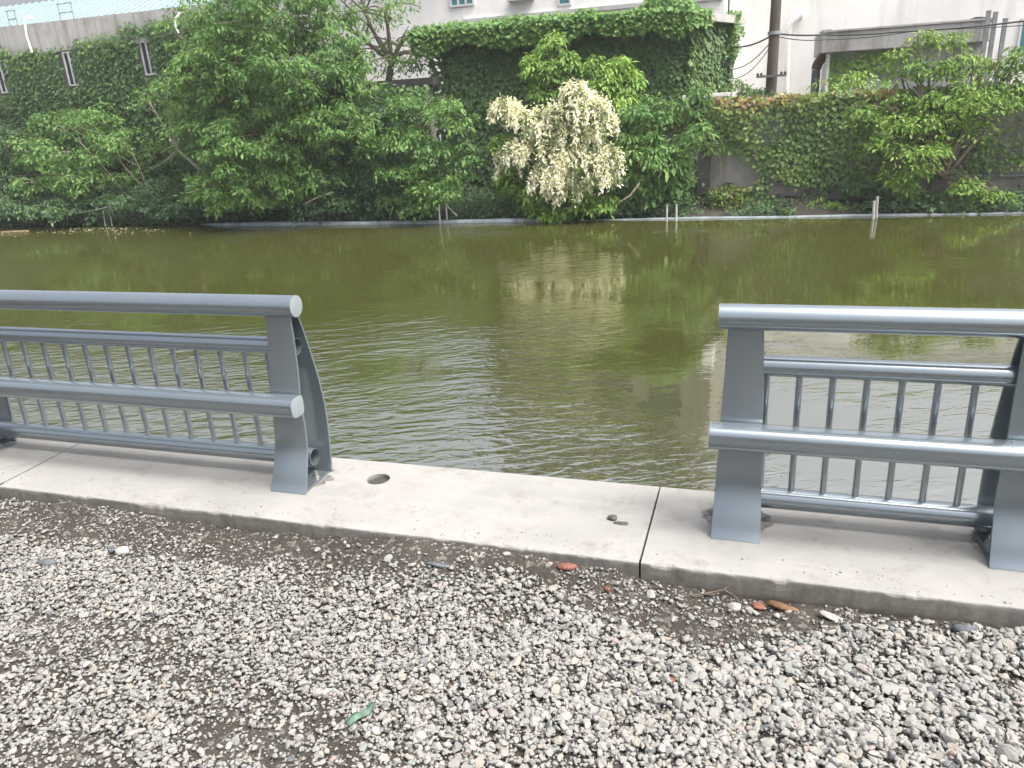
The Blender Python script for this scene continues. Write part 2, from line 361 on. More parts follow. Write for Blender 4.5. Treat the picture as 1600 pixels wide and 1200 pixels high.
def slab(x0, x1, hole=None):
    """one cast length of the concrete edge; its front arris is worn and chipped"""
    mb = MB(); xs = np.linspace(x0, x1, max(2, int((x1-x0)/.016)))
    rows = [YN, YN+.006, YN+.016, YN+.035]
    def wob(x, k): return .010*(fbm(x*3.1, x*0+1, 31)-.5)
    vs = []
    for x in xs:
        ch = max(0., fbm(np.array(x*7), np.array(.3), 41, 4)-.6)*.10 + max(0., fbm(np.array(x*45), np.array(.7), 44, 2)-.55)*.022
        w = float(.012*(fbm(np.array(x*2.3), np.array(1.), 31)-.5)) + float(.006*(fbm(np.array(x*25), np.array(5.), 33, 3)-.5))
        dz = min(.02, float(ch)); dy = min(.02, float(ch)*.9)
        vs += [(x, YN+w, -1.35), (x, YN+w, -.09), (x, YN+w-.001, -.045), (x, YN+w+dy*.15, -.006-dz), (x, YN+w+.0015+dy*.5, -.0015-dz*.6), (x, YN+w+.006+dy, -.0003-dz*.12), (x, YN+.05, 0)]
    n = 7; fs = []
    for k in range(len(xs)-1):
        for q in range(n-1):
            a = k*n+q; fs.append((a, a+n, a+n+1, a+1))
    mb.add(vs, fs)
    ya = YN+.05
    def quad(a, b, c, d): mb.add([(a, c, 0), (b, c, 0), (b, d, 0), (a, d, 0)], [(0, 1, 2, 3)])
    if hole:
        hx, hy, hr = hole; q = .1
        quad(x0, hx-q, ya, YF); quad(hx+q, x1, ya, YF); quad(hx-q, hx+q, ya, hy-q); quad(hx-q, hx+q, hy+q, YF)
        N = 40; vs = []; fs = []
        for k in range(N):
            t = 2*math.pi*k/N; c, s_ = math.cos(t), math.sin(t); m_ = max(abs(c), abs(s_))
            vs += [(hx+q*c/m_, hy+q*s_/m_, 0), (hx+hr*c, hy+hr*s_, 0), (hx+hr*c, hy+hr*s_, -.3)]
        for k in range(N):
            a, b = 3*k, 3*((k+1) % N); fs += [(a, b, b+1, a+1), (a+1, b+1, b+2, a+2)]
        fs.append(tuple(3*k+2 for k in range(N)))
        mb.add(vs, fs)
    else: quad(x0, x1, ya, YF)
    mb.add([(x0, YF, 0), (x1, YF, 0), (x1, YF, -1.35), (x0, YF, -1.35)], [(0, 1, 2, 3)])
    for x in (x0, x1): mb.add([(x, YN, -1.35), (x, YF, -1.35), (x, YF, 0), (x, YN+.05, 0), (x, YN, -.02)], [(0, 1, 2, 3, 4)])
    me = bpy.data.meshes.new('pavement'); me.from_pydata(mb.v, [], mb.f)
    me.materials.append(M_SLAB); o = bpy.data.objects.new('pavement', me); C.objects.link(o)
    bm = bmesh.new(); bm.from_mesh(me); bmesh.ops.remove_doubles(bm, verts=bm.verts, dist=.0002); bmesh.ops.recalc_face_normals(bm, faces=bm.faces); bm.to_mesh(me); bm.free()
    return struct(o)
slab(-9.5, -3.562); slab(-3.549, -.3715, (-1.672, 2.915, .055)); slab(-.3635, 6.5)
mb = MB(); mb.tube([(-1.672, 2.915, -.09), (-1.672, 2.915, -.026)], .052, 32)  # dark disc added inside the hole, standing in for its shade
for rr in (.0545,):
    mb.tube([(-1.672, 2.915, -.0265), (-1.672, 2.915, -.022)], rr, 32)
tag(mb.build('hole_shade', M_DARKC, None, smooth=True), 'dark round disc added as the shade inside the drilled hole beside the left railing', 'shade disc')
mb = MB(); mb.box(-9.4, 6.4, YN+.06, YF-.04, -1.3, -.035)      # packed earth seen down the joints
struct(mb.build('soil', M_SOIL))

mb = MB(); mb.add([(-120, YF-.05, ZW), (120, YF-.05, ZW), (120, 19.5, ZW), (-120, 19.5, ZW)], [(0, 1, 2, 3)])
struct(mb.build('water', M_WATER))
# far bank: a low earth shelf in front of the walls
bx = np.arange(-60, 40, .35); prof = [(17.35, -1.25), (17.7, -.99), (18.0, -.86), (18.4, -.78), (19.4, -.72), (21.4, -.6)]
V = []
for x in bx:
    for k, (y, z) in enumerate(prof):
        V.append((x, y+.25*(fbm(np.array(x*.7), np.array(k*1.), 61)-.5), z+.22*(fbm(np.array(x*1.1), np.array(k*.7), 62)-.45)*(k > 0)))
V = np.array(V); n6 = len(prof); i, j = np.meshgrid(np.arange(len(bx)-1), np.arange(n6-1)); b0 = (i*n6+j).ravel()
struct(np_mesh('far_bank', V, np.stack([b0, b0+n6, b0+n6+1, b0+1], 1), M_MUD, smooth=True))
mb = MB(); mb.add([(-200, 21.2, .0), (200, 21.2, .0), (200, 260, .0), (-200, 260, .0)], [(0, 1, 2, 3)])
mb.add([(-200, 21.2, .0), (200, 21.2, .0), (200, 21.2, -1.2), (-200, 21.2, -1.2)], [(3, 2, 1, 0)])
struct(mb.build('yard', M_SOIL))

# ------------------------------------------------------------------ gravel (uncountable) and small bits lying on it
def ico(sub):
    bm = bmesh.new(); bmesh.ops.create_icosphere(bm, subdivisions=sub, radius=1)
    v = np.array([p.co[:] for p in bm.verts]); f = np.array([[q.index for q in p.verts] for p in bm.faces]); bm.free(); return v, f
def stone_shape(sub, rng, ang=.35):
    v, f = ico(sub)
    for k in range(9):                                   # chop facets off the ball so it reads as crushed rock
        d = rng.normal(size=3); d /= np.linalg.norm(d); lim = rng.uniform(.42, .8)
        ex = np.maximum(0, v@d - lim); v = v - np.outer(ex*.97, d)
    v = v*(1+ang*.25*rng.normal(size=(len(v), 1))*.4)
    v = v*np.array([rng.uniform(.9, 1.25), rng.uniform(.7, 1.0), rng.uniform(.5, .8)])
    return v, f
def rotm(rng, n):
    q = rng.normal(size=(n, 4)); q /= np.linalg.norm(q, axis=1)[:, None]; w, x, y, z = q.T
    return np.stack([1-2*(y*y+z*z), 2*(x*y-z*w), 2*(x*z+y*w), 2*(x*y+z*w), 1-2*(x*x+z*z), 2*(y*z-x*w), 2*(x*z-y*w), 2*(y*z+x*w), 1-2*(x*x+y*y)], 1).reshape(n, 3, 3)
def gravel_edge(x):     # how far the gravel spreads towards the slab
    px = np.array([-6, -3.2, -2.7, -2.2, -1.6, -1.35, -1.16, -.73, -.5, -.34, 0, .3, .6, .9, 3])
    py = np.array([2.2, 2.2, 2.26, 2.24, 2.2, 2.27, 2.3, 2.32, 2.22, 2.2, 2.17, 2.3, 2.38, 2.42, 2.42])
    return np.interp(x, px, py)
BARE = [(-1.36, 1.48, .30, .16), (-1.15, 1.42, .35, .1), (-2.15, 1.75, .42, .10), (-2.3, 1.5, .3, .16), (-.84, 2.17, .13, .055), (-.3, 1.58, .25, .06), (-1.9, 1.25, .3, .1), (.80, 2.2, .16, .04), (-1.62, 2.2, .16, .05), (-.1, 2.27, .22, .06), (-1.75, 1.62, .25, .06)]
def gravel_density(x, y):
    e = gravel_edge(x) + .0 + .24*(fbm(x*3.5, y*3.5, 71)-.5)
    d = sstep(.08, -.1, y-e)
    for (bx_, by_, rx, ry) in BARE:
        q = ((x-bx_)/rx)**2 + ((y-by_)/ry)**2 + 1.4*(fbm(x*6, y*6, 77)-.5)
        d = d*(1-.6*sstep(1.5, .45, q))
    return d
def scatter(n, rmean, rsig, zlift, rng, dens_pow=1., strip=0.0, xr=(-4.7, 3.3), yr=(.9, 2.47)):
    x = rng.uniform(*xr, n); y = rng.uniform(*yr, n)
    d = np.maximum(gravel_density(x, y)**dens_pow, strip*(.3+.9*(fbm(x*5, y*5, 81) > .5)))
    k = rng.uniform(size=n) < d; x, y, d = x[k], y[k], d[k]
    r = np.clip(rmean*np.exp(rsig*rng.normal(size=len(x))), .003, .021)
    r *= 1 + .2*np.clip((x+.8), -.8, 1)*(rmean > .008)                   # coarser towards the right
    z = soil_h(x, y) + r*.25 + zlift*rng.uniform(size=len(x))*d
    k = y < YN-.006-r*.8
    return x[k], y[k], z[k], r[k]
def pebbles(sets, name, rng, shapes):
    Vs, Fs, Rs = [], [], []; off = 0
    for (x, y, z, r) in sets:
        which = rng.integers(0, len(shapes), len(x))
        for w, (sv, sf) in enumerate(shapes):
            k = np.where(which == w)[0]
            if not len(k): continue
            # lie roughly flat: tilt a random spin about z by a moderate random turn
            a = rng.uniform(0, 2*math.pi, len(k)); ca, sa = np.cos(a), np.sin(a)
            tl = rng.normal(0, .35, len(k)); ct, st = np.cos(tl), np.sin(tl)
            P = sv[None]*np.exp(rng.normal(0, .12, (len(k), 1, 3)))
            px = P[..., 0]; py = P[..., 1]*ct[:, None]-P[..., 2]*st[:, None]; pz = P[..., 1]*st[:, None]+P[..., 2]*ct[:, None]
            P = np.stack([px*ca[:, None]-py*sa[:, None], px*sa[:, None]+py*ca[:, None], pz], -1)*r[k][:, None, None]
            P += np.stack([x[k], y[k], z[k]], 1)[:, None]
            nv = sv.shape[0]
            Vs.append(P.reshape(-1, 3)); Fs.append((sf[None]+(off+nv*np.arange(len(k)))[:, None, None]).reshape(-1, 3))
            Rs.append(np.repeat(rng.uniform(size=len(k)), len(sf))); off += nv*len(k)
    return np_mesh(name, np.concatenate(Vs), np.concatenate(Fs), M_STONE, rnd=np.concatenate(Rs), smooth=False)
rg = np.random.default_rng(5)
fine = [stone_shape(2, rg) for k in range(9)]; mid = [stone_shape(1, rg, .5) for k in range(8)]
big = scatter(64500, .0102, .30, .018, rg, 1.1, strip=.07)
small = scatter(64500, .0064, .35, .018, rg, .7, strip=.45)
grit = scatter(54000, .0036, .35, .004, rg, .4, strip=.5)
def shade_smooth_by(o, ang):
    me = o.data; me.polygons.foreach_set('use_smooth', np.ones(len(me.polygons), bool)); me.update()
g1 = pebbles([big], 'gravel', rg, fine)
tag(g1, 'pale grey crushed stone gravel covering the ground in the foreground', 'gravel', kind='stuff')
ng = 560; cx = rg.uniform(-4.6, 3.2, ng); cr = np.clip(.0024*np.exp(.4*rg.normal(size=ng)), .001, .007); crumbs = (cx, np.where(rg.uniform(size=ng) < .75, YN+.02+np.abs(rg.normal(0, .06, ng)), rg.uniform(YN+.03, YF-.02, ng)), cr*.4, cr)
g2 = pebbles([small, grit, crumbs], 'grit', rg, mid); shade_smooth_by(g2, 40)
tag(g2, 'small stone chips and grit between the gravel and along the slab', 'gravel', kind='stuff')

def rock(name, x, y, r, m, label, cat, sc=(1.2, .8, .6), z=None, rz=0., group=None, sub=2, seed=1):
    rng = np.random.default_rng(seed); v, f = stone_shape(sub, rng, .5)
    v = v*np.array(sc)*r/np.abs(v).max(0).mean()
    o = np_mesh(name, v, f, m, smooth=True)
    z0 = float(soil_h(np.array(x), np.array(y))) if z is None else z
    o.location = (x, y, z0 + r*sc[2]*.55); o.rotation_euler = (0, 0, rz)
    return tag(o, label, cat, group)
rock('brick_fragment', -.636, 2.44, .026, M_BRICK, 'largest broken red brick piece lying just below the slab edge', 'brick', (1.3, .8, .6), rz=.3, seed=3)
rock('brick_fragment', -1.26, 2.166, .02, M_BRICK, 'flat reddish brick chip among gravel below the drilled hole', 'brick', (1.4, .8, .35), rz=-.2, seed=4)
rock('brick_fragment', -.47, 2.36, .015, M_BRICK, 'small upright red brick chip on bare soil near the slab joint', 'brick', (.7, .8, 1.1), seed=5)
rock('brick_fragment', -.198, 1.97, .014, M_BRICK, 'tiny orange red brick bit deep in the pale gravel', 'brick', (1, .9, .8), z=-.08, seed=6)
rock('brown_stone', .137, 2.44, .036, M_RUSTY, 'long rusty brown stone lying against the slab face right of the twig', 'stone', (1.5, .6, .5), rz=-.15, seed=8)
rock('brown_stone', .06, 2.435, .02, M_BRICK, 'round maroon stone between the twig and the long brown stone', 'stone', (1.1, .9, .8), seed=9)
rock('dark_stone', -2.806, 2.052, .034, M_DSTONE, 'dark grey stone on the gravel at the left edge of the view', 'stone', (1.1, .9, .8), rz=.5, seed=10)
rock('dark_stone', -2.62, 2.22, .03, M_DSTONE, 'flat dark slate piece leaning near a pale stone on the left soil', 'stone', (1.5, .7, .5), rz=-.4, seed=11)
rock('dark_stone', .707, 2.416, .032, M_DSTONE, 'dark blue grey stone at the gravel border below the right railing', 'stone', (1, .9, .9), seed=12)
rock('dark_stone', -1.134, 2.336, .026, M_DSTONE, 'blackish flat stone on soil below the open gap in the railing', 'stone', (1.5, .8, .45), seed=13)
rock('pale_stone', .305, 2.40, .024, M_LSTONE, 'cream wedge shaped stone lying alone on soil below right railing', 'stone', (1.5, .7, .5), rz=-.5, seed=14)
rock('pale_stone', -.02, 2.41, .026, M_LSTONE, 'white stone on the soil beside the dry twig', 'stone', (1, .9, .7), rz=.4, seed=15)
rock('pale_stone', -2.56, 2.21, .03, M_LSTONE, 'pale upright stone resting on the flat dark slate piece at left', 'stone', (.9, .6, 1.1), rz=.4, seed=16)
rock('mud_clod', -.522, 2.775, .021, M_CLOD, 'dark lump of mud on the slab left of the joint', 'clod', (1.1, .9, .6), z=-.002, seed=17)
rock('mud_clod', -.478, 2.742, .02, M_CLOD, 'crumbled flatter lump of mud on the slab nearest the joint', 'clod', (1.2, .7, .45), z=-.002, seed=18)
mb = MB(); z0 = float(soil_h(np.array(-.1), np.array(2.46)))
mb.tube([(-.17, 2.42, z0+.012), (-.11, 2.44, z0+.02), (-.06, 2.455, z0+.03), (-.035, 2.46, z0+.055)], [.0035, .004, .0035, .002], 6)
mb.tube([(-.06, 2.455, z0+.03), (-.02, 2.44, z0+.02), (.0, 2.42, z0+.004)], [.003, .003, .0015], 6)
tag(mb.build('twig', M_TWIG, smooth=True), 'crooked dry twig leaning on the foot of the slab face', 'twig')
mb = MB(); zz = float(soil_h(np.array(-1.08), np.array(1.594)))+.012
pts = [(-1.11, 1.56, zz), (-1.09, 1.585, zz+.014), (-1.072, 1.61, zz+.006), (-1.055, 1.635, zz+.02)]
vs = [];
for k, q in enumerate(pts): vs += [(q[0]-.011, q[1]+.006, q[2]+.004*(k % 2)), (q[0], q[1], q[2]+.007), (q[0]+.011, q[1]-.006, q[2]-.003*(k % 2))]
vs2 = [(a, b, c-.0015) for a, b, c in vs]
fs = []
for k in range(3):
    for q in range(2): a = 3*k+q; fs += [(a, a+1, a+4, a+3), (12+a+3, 12+a+4, 12+a+1, 12+a)]
mb.add(vs+vs2, fs)
tag(mb.build('wrapper_scrap', M_SCRAP, smooth=True), 'crumpled green scrap of wrapper on the dark gravel at lower middle', 'litter')

# ------------------------------------------------------------------ guard railings
YPL, YRAIL, YFR = 2.90, 2.872, 2.742
PF = [(2.700, .0), (2.716, .03), (2.737, .085), (2.770, .165), (2.789, .24), (2.797, .34), (2.803, .44), (2.822, .55), (2.837, .68), (2.846, .815)]
PB = [(2.950, .0), (2.966, .07), (2.984, .18), (2.995, .31), (2.990, .43), (2.968, .575), (2.932, .74), (2.905, .82)]
def smooth_prof(P, k=4):
    P = np.array(P); out = []
    for i in range(len(P)-1):
        p0, p1, p2, p3 = P[max(i-1, 0)], P[i], P[i+1], P[min(i+2, len(P)-1)]
        for t in np.arange(k)/k:
            out.append(.5*(2*p1+(p2-p0)*t+(2*p0-5*p1+4*p2-p3)*t*t+(3*p1-p0-3*p2+p3)*t**3))
    out.append(P[-1]); return out
def plate(P, th, lipdir):
    """pressed steel plate bowed in profile, narrower at the top, edges turned in a little"""
    mb = MB(); P = smooth_prof(P); vs = []; fs = []
    for (y, z) in P:
        w = .093-.029*z/.82
        vs += [(-w, y, z), (w, y, z), (w, y+th*lipdir, z), (-w, y+th*lipdir, z)]
    for i in range(len(P)-1):
        for k in range(4):
            a, b = 4*i+k, 4*i+(k+1) % 4; fs.append((a, b, b+4, a+4))
    fs += [(3, 2, 1, 0), tuple(range(len(vs)-4, len(vs)))]
    mb.add(vs, fs); return mb
def post(root, x, seed):
    p = thing('post'); p.parent = root; p.location = (x, 0, 0)
    plate(PF, .012, 1).build('front_plate', M_PAINT, p, smooth=True, bevel=.0025)
    plate(PB, .012, -1).build('back_plate', M_PAINT, p, smooth=True, bevel=.0025)
    mb = MB(); mb.box(-.088, .088, 2.722, 2.925, .001, .012); mb.build('base_plate', M_PAINT, p, bevel=.002)
    rng = np.random.default_rng(seed); mb = MB(); N = 40; vs = [(0, 2.86, .005)]
    for k in range(N):
        t = 2*math.pi*k/N; q = 1+.25*float(fbm(np.array(4+2.5*math.cos(t)+seed), np.array(2.5*math.sin(t)), 7))+.1*rng.normal()
        vs.append((.115*q*math.cos(t), 2.88+.13*q*math.sin(t)*(.8 if math.sin(t) < 0 else .75), .0012))
    mb.add(vs, [(0, 1+k, 1+(k+1) % N) for k in range(N)]); mb.build('grout_bed', M_GROUT, p)
    for sx in (-1, 1):
        for yy in (2.86,):
            mb = MB(); mb.tube([(sx*.058, yy, .012), (sx*.058, yy, .045)], .008, 10); mb.tube([(sx*.058, yy, .0125), (sx*.058, yy, .016)], .018, 16); mb.tube([(sx*.058, yy, .016), (sx*.058, yy, .03)], .014, 6)
            mb.build('bolt', M_BOLT, p, smooth=True, angle=30)
    return p
def xtube(mb, x0, x1, y, z, r, seg=32, cap=True): mb.tube([(x0, y, z), (x1, y, z)], r, seg, cap)
def hollow(x0, x1, y, z, r, th=.004, seg=32):
    mb = MB(); vs = []; fs = []
    for rr in (r, r-th):
        for x in (x0, x1):
            for k in range(seg): t = 2*math.pi*k/seg; vs.append((x, y+rr*math.cos(t), z+rr*math.sin(t)))
    for k in range(seg):
        b = (k+1) % seg
        fs += [(k, b, seg+b, seg+k), (2*seg+b, 2*seg+k, 3*seg+k, 3*seg+b), (k, 2*seg+k, 2*seg+b, b), (seg+b, 3*seg+b, 3*seg+k, seg+k)]
    mb.add(vs, fs); return mb
def railing(posts, x0, x1, bal, label, xc):
    """posts, a fat top rail, a flat-backed front rail and a baluster panel: one bolted unit"""
    root = thing('guard_railing', (xc, 2.85, 0))
    hold = root
    tag(root, label, 'railing', 'guard railings along the pond edge')
    kids = []
    for k, x in enumerate(posts): kids.append(post(root, x, k+int(abs(x)*7)))
    mb = MB(); xtube(mb, x0, x1, YRAIL, .851, .049, 48); tr = mb.build('top_rail', M_PAINT, root, smooth=True); kids.append(tr)
    for x, s in ((x0, -1), (x1, 1)):
        mb = MB(); xtube(mb, x, x+s*.003, YRAIL, .851, .0485, 48); e = mb.build('end_cap', M_CAP, tr, smooth=True, bevel=.001)
    # front rail outline: D, flat towards the posts, rounded to the walker
    prof = []
    for k in range(28):
        t = 2*math.pi*k/28; c, s = math.cos(t), math.sin(t); e = .62
        prof.append((YFR+.050*math.copysign(abs(c)**(.45 if c > 0 else .85), c), .422+.048*math.copysign(abs(s)**e, s)))
    mb = MB(); mb.hull_extrude(prof, [x0-.012, x1+.012]); fr = mb.build('front_rail', M_PAINT, root, smooth=True, angle=50); kids.append(fr)
    for x, s in ((x0-.012, -1), (x1+.012, 1)):
        cy = [(YFR+(p-YFR)*.97, .422+(q-.422)*.97) for p, q in prof]
        mb = MB(); mb.hull_extrude(cy, [x, x+s*.004]); mb.build('end_cap', M_CAP, fr, smooth=True, bevel=.001)
    for x in posts:
        mb = MB(); mb.tube([(x-.075, YFR+.01, .468), (x-.075, YFR+.01, .4735)], .0055, 10); mb.build('screw', M_BOLT, fr)
    kids.append(hollow(x0+.045, x1-.045, YPL, .655, .0395).build('panel_rail', M_PAINT, root, smooth=True, angle=35))
    kids.append(hollow(x0+.045, x1-.045, YPL, .097, .0425).build('panel_rail', M_PAINT, root, smooth=True, angle=35))
    for x in bal:
        mb = MB(); xs = x; mb.tube([(xs, YPL, .13), (xs, YPL, .62)], .0125, 14); kids.append(mb.build('baluster', M_PAINT, root, smooth=True))
    for q in kids: q.location = (q.location[0]-xc, q.location[1]-2.85, q.location[2])
    return root
LP = [-1.99-.04+.0, -4.05, -6.07]
railing([-2.03, -4.06, -6.09], -6.2, -1.985+.06-.02, [-2.285-.1362*k for k in range(12)] + [-2.16] + [-4.28-.1362*k for k in range(13)],
        'long blue grey guard railing at left, ending in an open post beside the gap', -4.1)
railing([-.032, .926, 1.884, 2.842], -.128, 2.94, [.052+.1166*k for k in range(7)] + [1.01+.1166*k for k in range(7)] + [1.968+.1166*k for k in range(7)],
        'blue grey guard railing at right, starting past the gap with closely set posts', 1.4)

# ------------------------------------------------------------------ leaves
def unit(a): return a/(np.linalg.norm(a, axis=-1, keepdims=True)+1e-9)
def leaf_mesh(name, P, D, N, L, Wd, rnd, m, parent=None):
    D = unit(D); Sd = unit(np.cross(D, N)); N = np.cross(Sd, D)
    L = L[:, None]; Wd = Wd[:, None]
    v0 = P; v1 = P + D*L*.42 + Sd*Wd*.5 + N*L*.05; v2 = P + D*L - N*L*.08; v3 = P + D*L*.42 - Sd*Wd*.5 + N*L*.05
    V = np.stack([v0, v1, v2, v3], 1).reshape(-1, 3); b = 4*np.arange(len(P))
    F = np.stack([b, b+1, b+2, b, b+2, b+3], 1).reshape(-1, 3)
    return np_mesh(name, V, F, m, parent, rnd=np.repeat(rnd, 2))
RL = np.random.default_rng(21)
def ivy(name, O, U, Vv, Nn, w, h, per_m2, dens, m, label, size=.12, thick=.16, tone=None, group=None, loose=.5):
    """climbing plant over a wall: overlapping leaves hanging at all depths of a thin, lumpy layer"""
    O, U, Vv, Nn = [np.array(q, float) for q in (O, U, Vv, Nn)]
    n = int(w*h*per_m2); u = RL.uniform(0, w, n); v = RL.uniform(0, h, n)
    k = RL.uniform(size=n) < dens(u, v); u, v = u[k], v[k]; n = len(u)
    lump = fbm(u*1.1, v*1.1, 91, 4); dep = .03 + thick*(.3+1.3*lump)*np.sqrt(RL.uniform(size=n))
    P = O + u[:, None]*U + v[:, None]*Vv + dep[:, None]*Nn
    a = RL.normal(0, loose, n); t = RL.uniform(.15, .9, n)
    D = -Vv*np.cos(a)[:, None] + U*np.sin(a)[:, None] + Nn*t[:, None]
    Nl = Nn + Vv*RL.uniform(.2, 1.1, n)[:, None] + .35*RL.normal(size=(n, 3))
    L = size*np.exp(RL.normal(0, .22, n)); rnd = np.clip(.15+.35*RL.uniform(size=n)+.55*(lump-.3), 0, 1)
    if tone is not None: rnd = np.clip(rnd + tone(u, v), 0, 1)
    o = leaf_mesh(name, P, D, Nl, L, L*.85, rnd, m)
    return tag(o, label, 'climbing plant', group)

def tuft_leaves(Cn, up, rad, nl, droop, L, rng):
    """an umbrella-like spray of leaves round a twig tip"""
    n = len(Cn)*nl; c = np.repeat(Cn, nl, 0); rr = np.repeat(rad, nl)
    az = rng.uniform(0, 2*math.pi, n); s = np.sqrt(rng.uniform(0, 1, n))
    tilt = np.repeat(rng.normal(0, .3, (len(Cn), 2)), nl, 0)
    o = np.stack([np.cos(az)*s, np.sin(az)*s, -droop*s*s + .12*rng.normal(size=n) + tilt[:, 0]*np.cos(az)*s + tilt[:, 1]*np.sin(az)*s], 1)*rr[:, None]
    P = c + o
    D = np.stack([np.cos(az), np.sin(az), -.25-droop*1.1*s+.35*rng.normal(size=n)], 1) + .45*rng.normal(size=(n, 3))
    N = np.stack([.5*np.cos(az)*s, .5*np.sin(az)*s, np.ones(n)], 1) + .4*rng.normal(size=(n, 3))
    Lf = L*np.exp(rng.normal(0, .25, n))
    return P, D, N, Lf
def limb(mb, a, b, r0, r1, sag, rng, seg=6, k=5):
    a, b = np.array(a, float), np.array(b, float); pts = []
    w = rng.normal(0, .06*np.linalg.norm(b-a), 3)
    for t in np.linspace(0, 1, k+1):
        p = a+(b-a)*t + w*math.sin(math.pi*t) + np.array([0, 0, sag*math.sin(math.pi*t)]); pts.append(p)
    mb.tube(pts, list(np.linspace(r0, r1, k+1)), seg)
    return pts
def tree(name, label, base, blobs, m, cat='tree', L=.13, wr=.42, nl=42, rad=(.2, .36), droop=.55, dens=1., tr=.09, bark=M_BARK, group=None, seed=1, fork=.35, shell=.45, stems=1, limbs=2, lean=(0, 0)):
    """blobs: (x, y, z, rx, ry, rz) masses of foliage; twig tips fill them, heavier near the outside"""
    rng = np.random.default_rng(seed); base = np.array(base, float); root = thing(name, base); L = L*.74; nl = int(nl*1.75)
    tag(root, label, cat, group)
    mb = MB(); PP = []; tone = []; Cs = []
    cent = np.mean([b[:3] for b in blobs], 0)
    for b in blobs:
        bx_, by_, bz_, rx, ry, rz = b; vol = rx*ry*rz
        n = max(4, int(dens*26*(rx*ry+ry*rz+rx*rz)/ (np.mean(rad)/.28)**2))
        d = unit(rng.normal(size=(n, 3))); q = (1-shell*rng.uniform(size=n)**1.3)[:, None]
        c = np.array([bx_, by_, bz_]) + d*q*np.array([rx, ry, rz])*(1+.18*rng.normal(size=(n, 1)))
        c[:, 2] = np.maximum(c[:, 2], ZW+.12)
        Cs.append(c); tone.append(np.full(n, rng.normal(0, .11)) + .09*rng.normal(size=n))
    fk = base + (cent-base)*fork + np.array([lean[0], lean[1], 0])
    for s in range(stems):
        off = np.array([rng.normal(0, .25), rng.normal(0, .12), 0]) if stems > 1 else np.zeros(3)
        f2 = fk + (off*2.2 if stems > 1 else 0)
        limb(mb, base+off*.5-np.array([0, 0, .15]), f2, tr, tr*.7, 0, rng, 8)
        for b in blobs[s::stems]:
            c = np.array(b[:3]); pts = limb(mb, f2, c, tr*.55, tr*.2, .1, rng, 6)
            for q in range(limbs):
                e = c + rng.normal(size=3)*np.array(b[3:])*.6; limb(mb, pts[rng.integers(2, 5)], e, tr*.22, tr*.08, .05, rng, 4, 4)
    C_ = np.concatenate(Cs); T = np.concatenate(tone)
    for k in range(0, len(C_), 5):                                        # fine twigs to the tips
        q = int(np.argmin([np.linalg.norm((C_[k]-np.array(b[:3]))/np.array(b[3:])) for b in blobs]))
        limb(mb, np.array(blobs[q][:3])*.55+C_[k]*.45, C_[k], .012, .005, .03, rng, 3, 2)
    mb.v = [tuple(np.array(v)-base) for v in mb.v]
    mb.build('trunk', bark, root, smooth=True)
    P, D, N, Lf = tuft_leaves(C_, None, rng.uniform(*rad, len(C_)), nl, droop, L, rng)
    rnd = np.clip(.48 + np.repeat(T, nl) + .16*rng.normal(size=len(P)), 0, 1)
    k = P[:, 2] > ZW+.02
    leaf_mesh('crown', (P-base)[k], D[k], N[k], Lf[k], (Lf*wr)[k], rnd[k], m, root)
    return root
def B(px, py, Y, rx, rz, ry=None):
    """a foliage mass: middle seen at px, py at distance Y, half sizes in photo pixels turned into metres"""
    c = at(px, py, Y); s = np.linalg.norm(at(px+10, py, Y)-at(px-10, py, Y))/20*math.cos(R(12)); s2 = np.linalg.norm(at(px, py+10, Y)-at(px, py-10, Y))/20
    return (c[0], c[1], c[2], rx*s, (ry if ry else .75*rx*s), rz*s2)

# ------------------------------------------------------------------ buildings and walls beyond the pond
# ivy-covered low building at the left
Y1 = 19.0
root = thing('low_building', (-18, Y1, -1)); tag(root, 'long low building at left under ivy, with weathered parapet and slit windows', 'building')
def prt(mb, name, m, parent, origin, **k):
    mb.v = [(a-origin[0], b-origin[1], c-origin[2]) for a, b, c in mb.v]; return mb.build(name, m, parent, **k)
O1 = (-18, Y1, -1)
mb = MB(); mb.box(-30, -12.5, Y1, Y1+.25, -1.3, 3.75); mb.box(-12.75, -12.5, Y1+.25, 22, -1.2, 3.75); prt(mb, 'wall', M_WALL, root, O1)
mb = MB()
xs = np.linspace(-30, -12.45, 60); vs = []; fs = []
for x in xs:
    zt = 4.47 + .03*float(fbm(np.array(x*1.5), np.array(.2), 5)-.5); vs += [(x, Y1-.06, 3.7), (x, Y1-.06, zt), (x, Y1+.2, zt), (x, Y1+.2, 3.7)]
for k in range(len(xs)-1):
    for q in range(4): a, b = 4*k+q, 4*k+(q+1) % 4; fs.append((a, b, b+4, a+4))
fs += [(3, 2, 1, 0), (len(vs)-4, len(vs)-3, len(vs)-2, len(vs)-1)]
mb.add(vs, fs); prt(mb, 'parapet', M_PARAPET, root, O1)
mb = MB(); ns = 60
for k in range(ns):
    xa, xb = -30+17.3*k/ns, -30+17.3*(k+1)/ns
    for a, b, h in ((xa, xb-.07, 0), (xb-.07, xb, .05)):
        mb.add([(a, Y1+.45, 4.25+h), (b, Y1+.45, 4.25+h), (b, 22.6, 5.6+h), (a, 22.6, 5.6+h), (a, Y1+.45, 4.19), (b, Y1+.45, 4.19), (b, 22.6, 5.54), (a, 22.6, 5.54)],
               [(0, 1, 2, 3), (7, 6, 5, 4), (0, 4, 5, 1), (1, 5, 6, 2), (2, 6, 7, 3), (3, 7, 4, 0)])
prt(mb, 'roof', M_ROOF, root, O1)
WINS = [(-21.58, 3.17), (-18.98, 3.22), (-16.25, 3.33)]
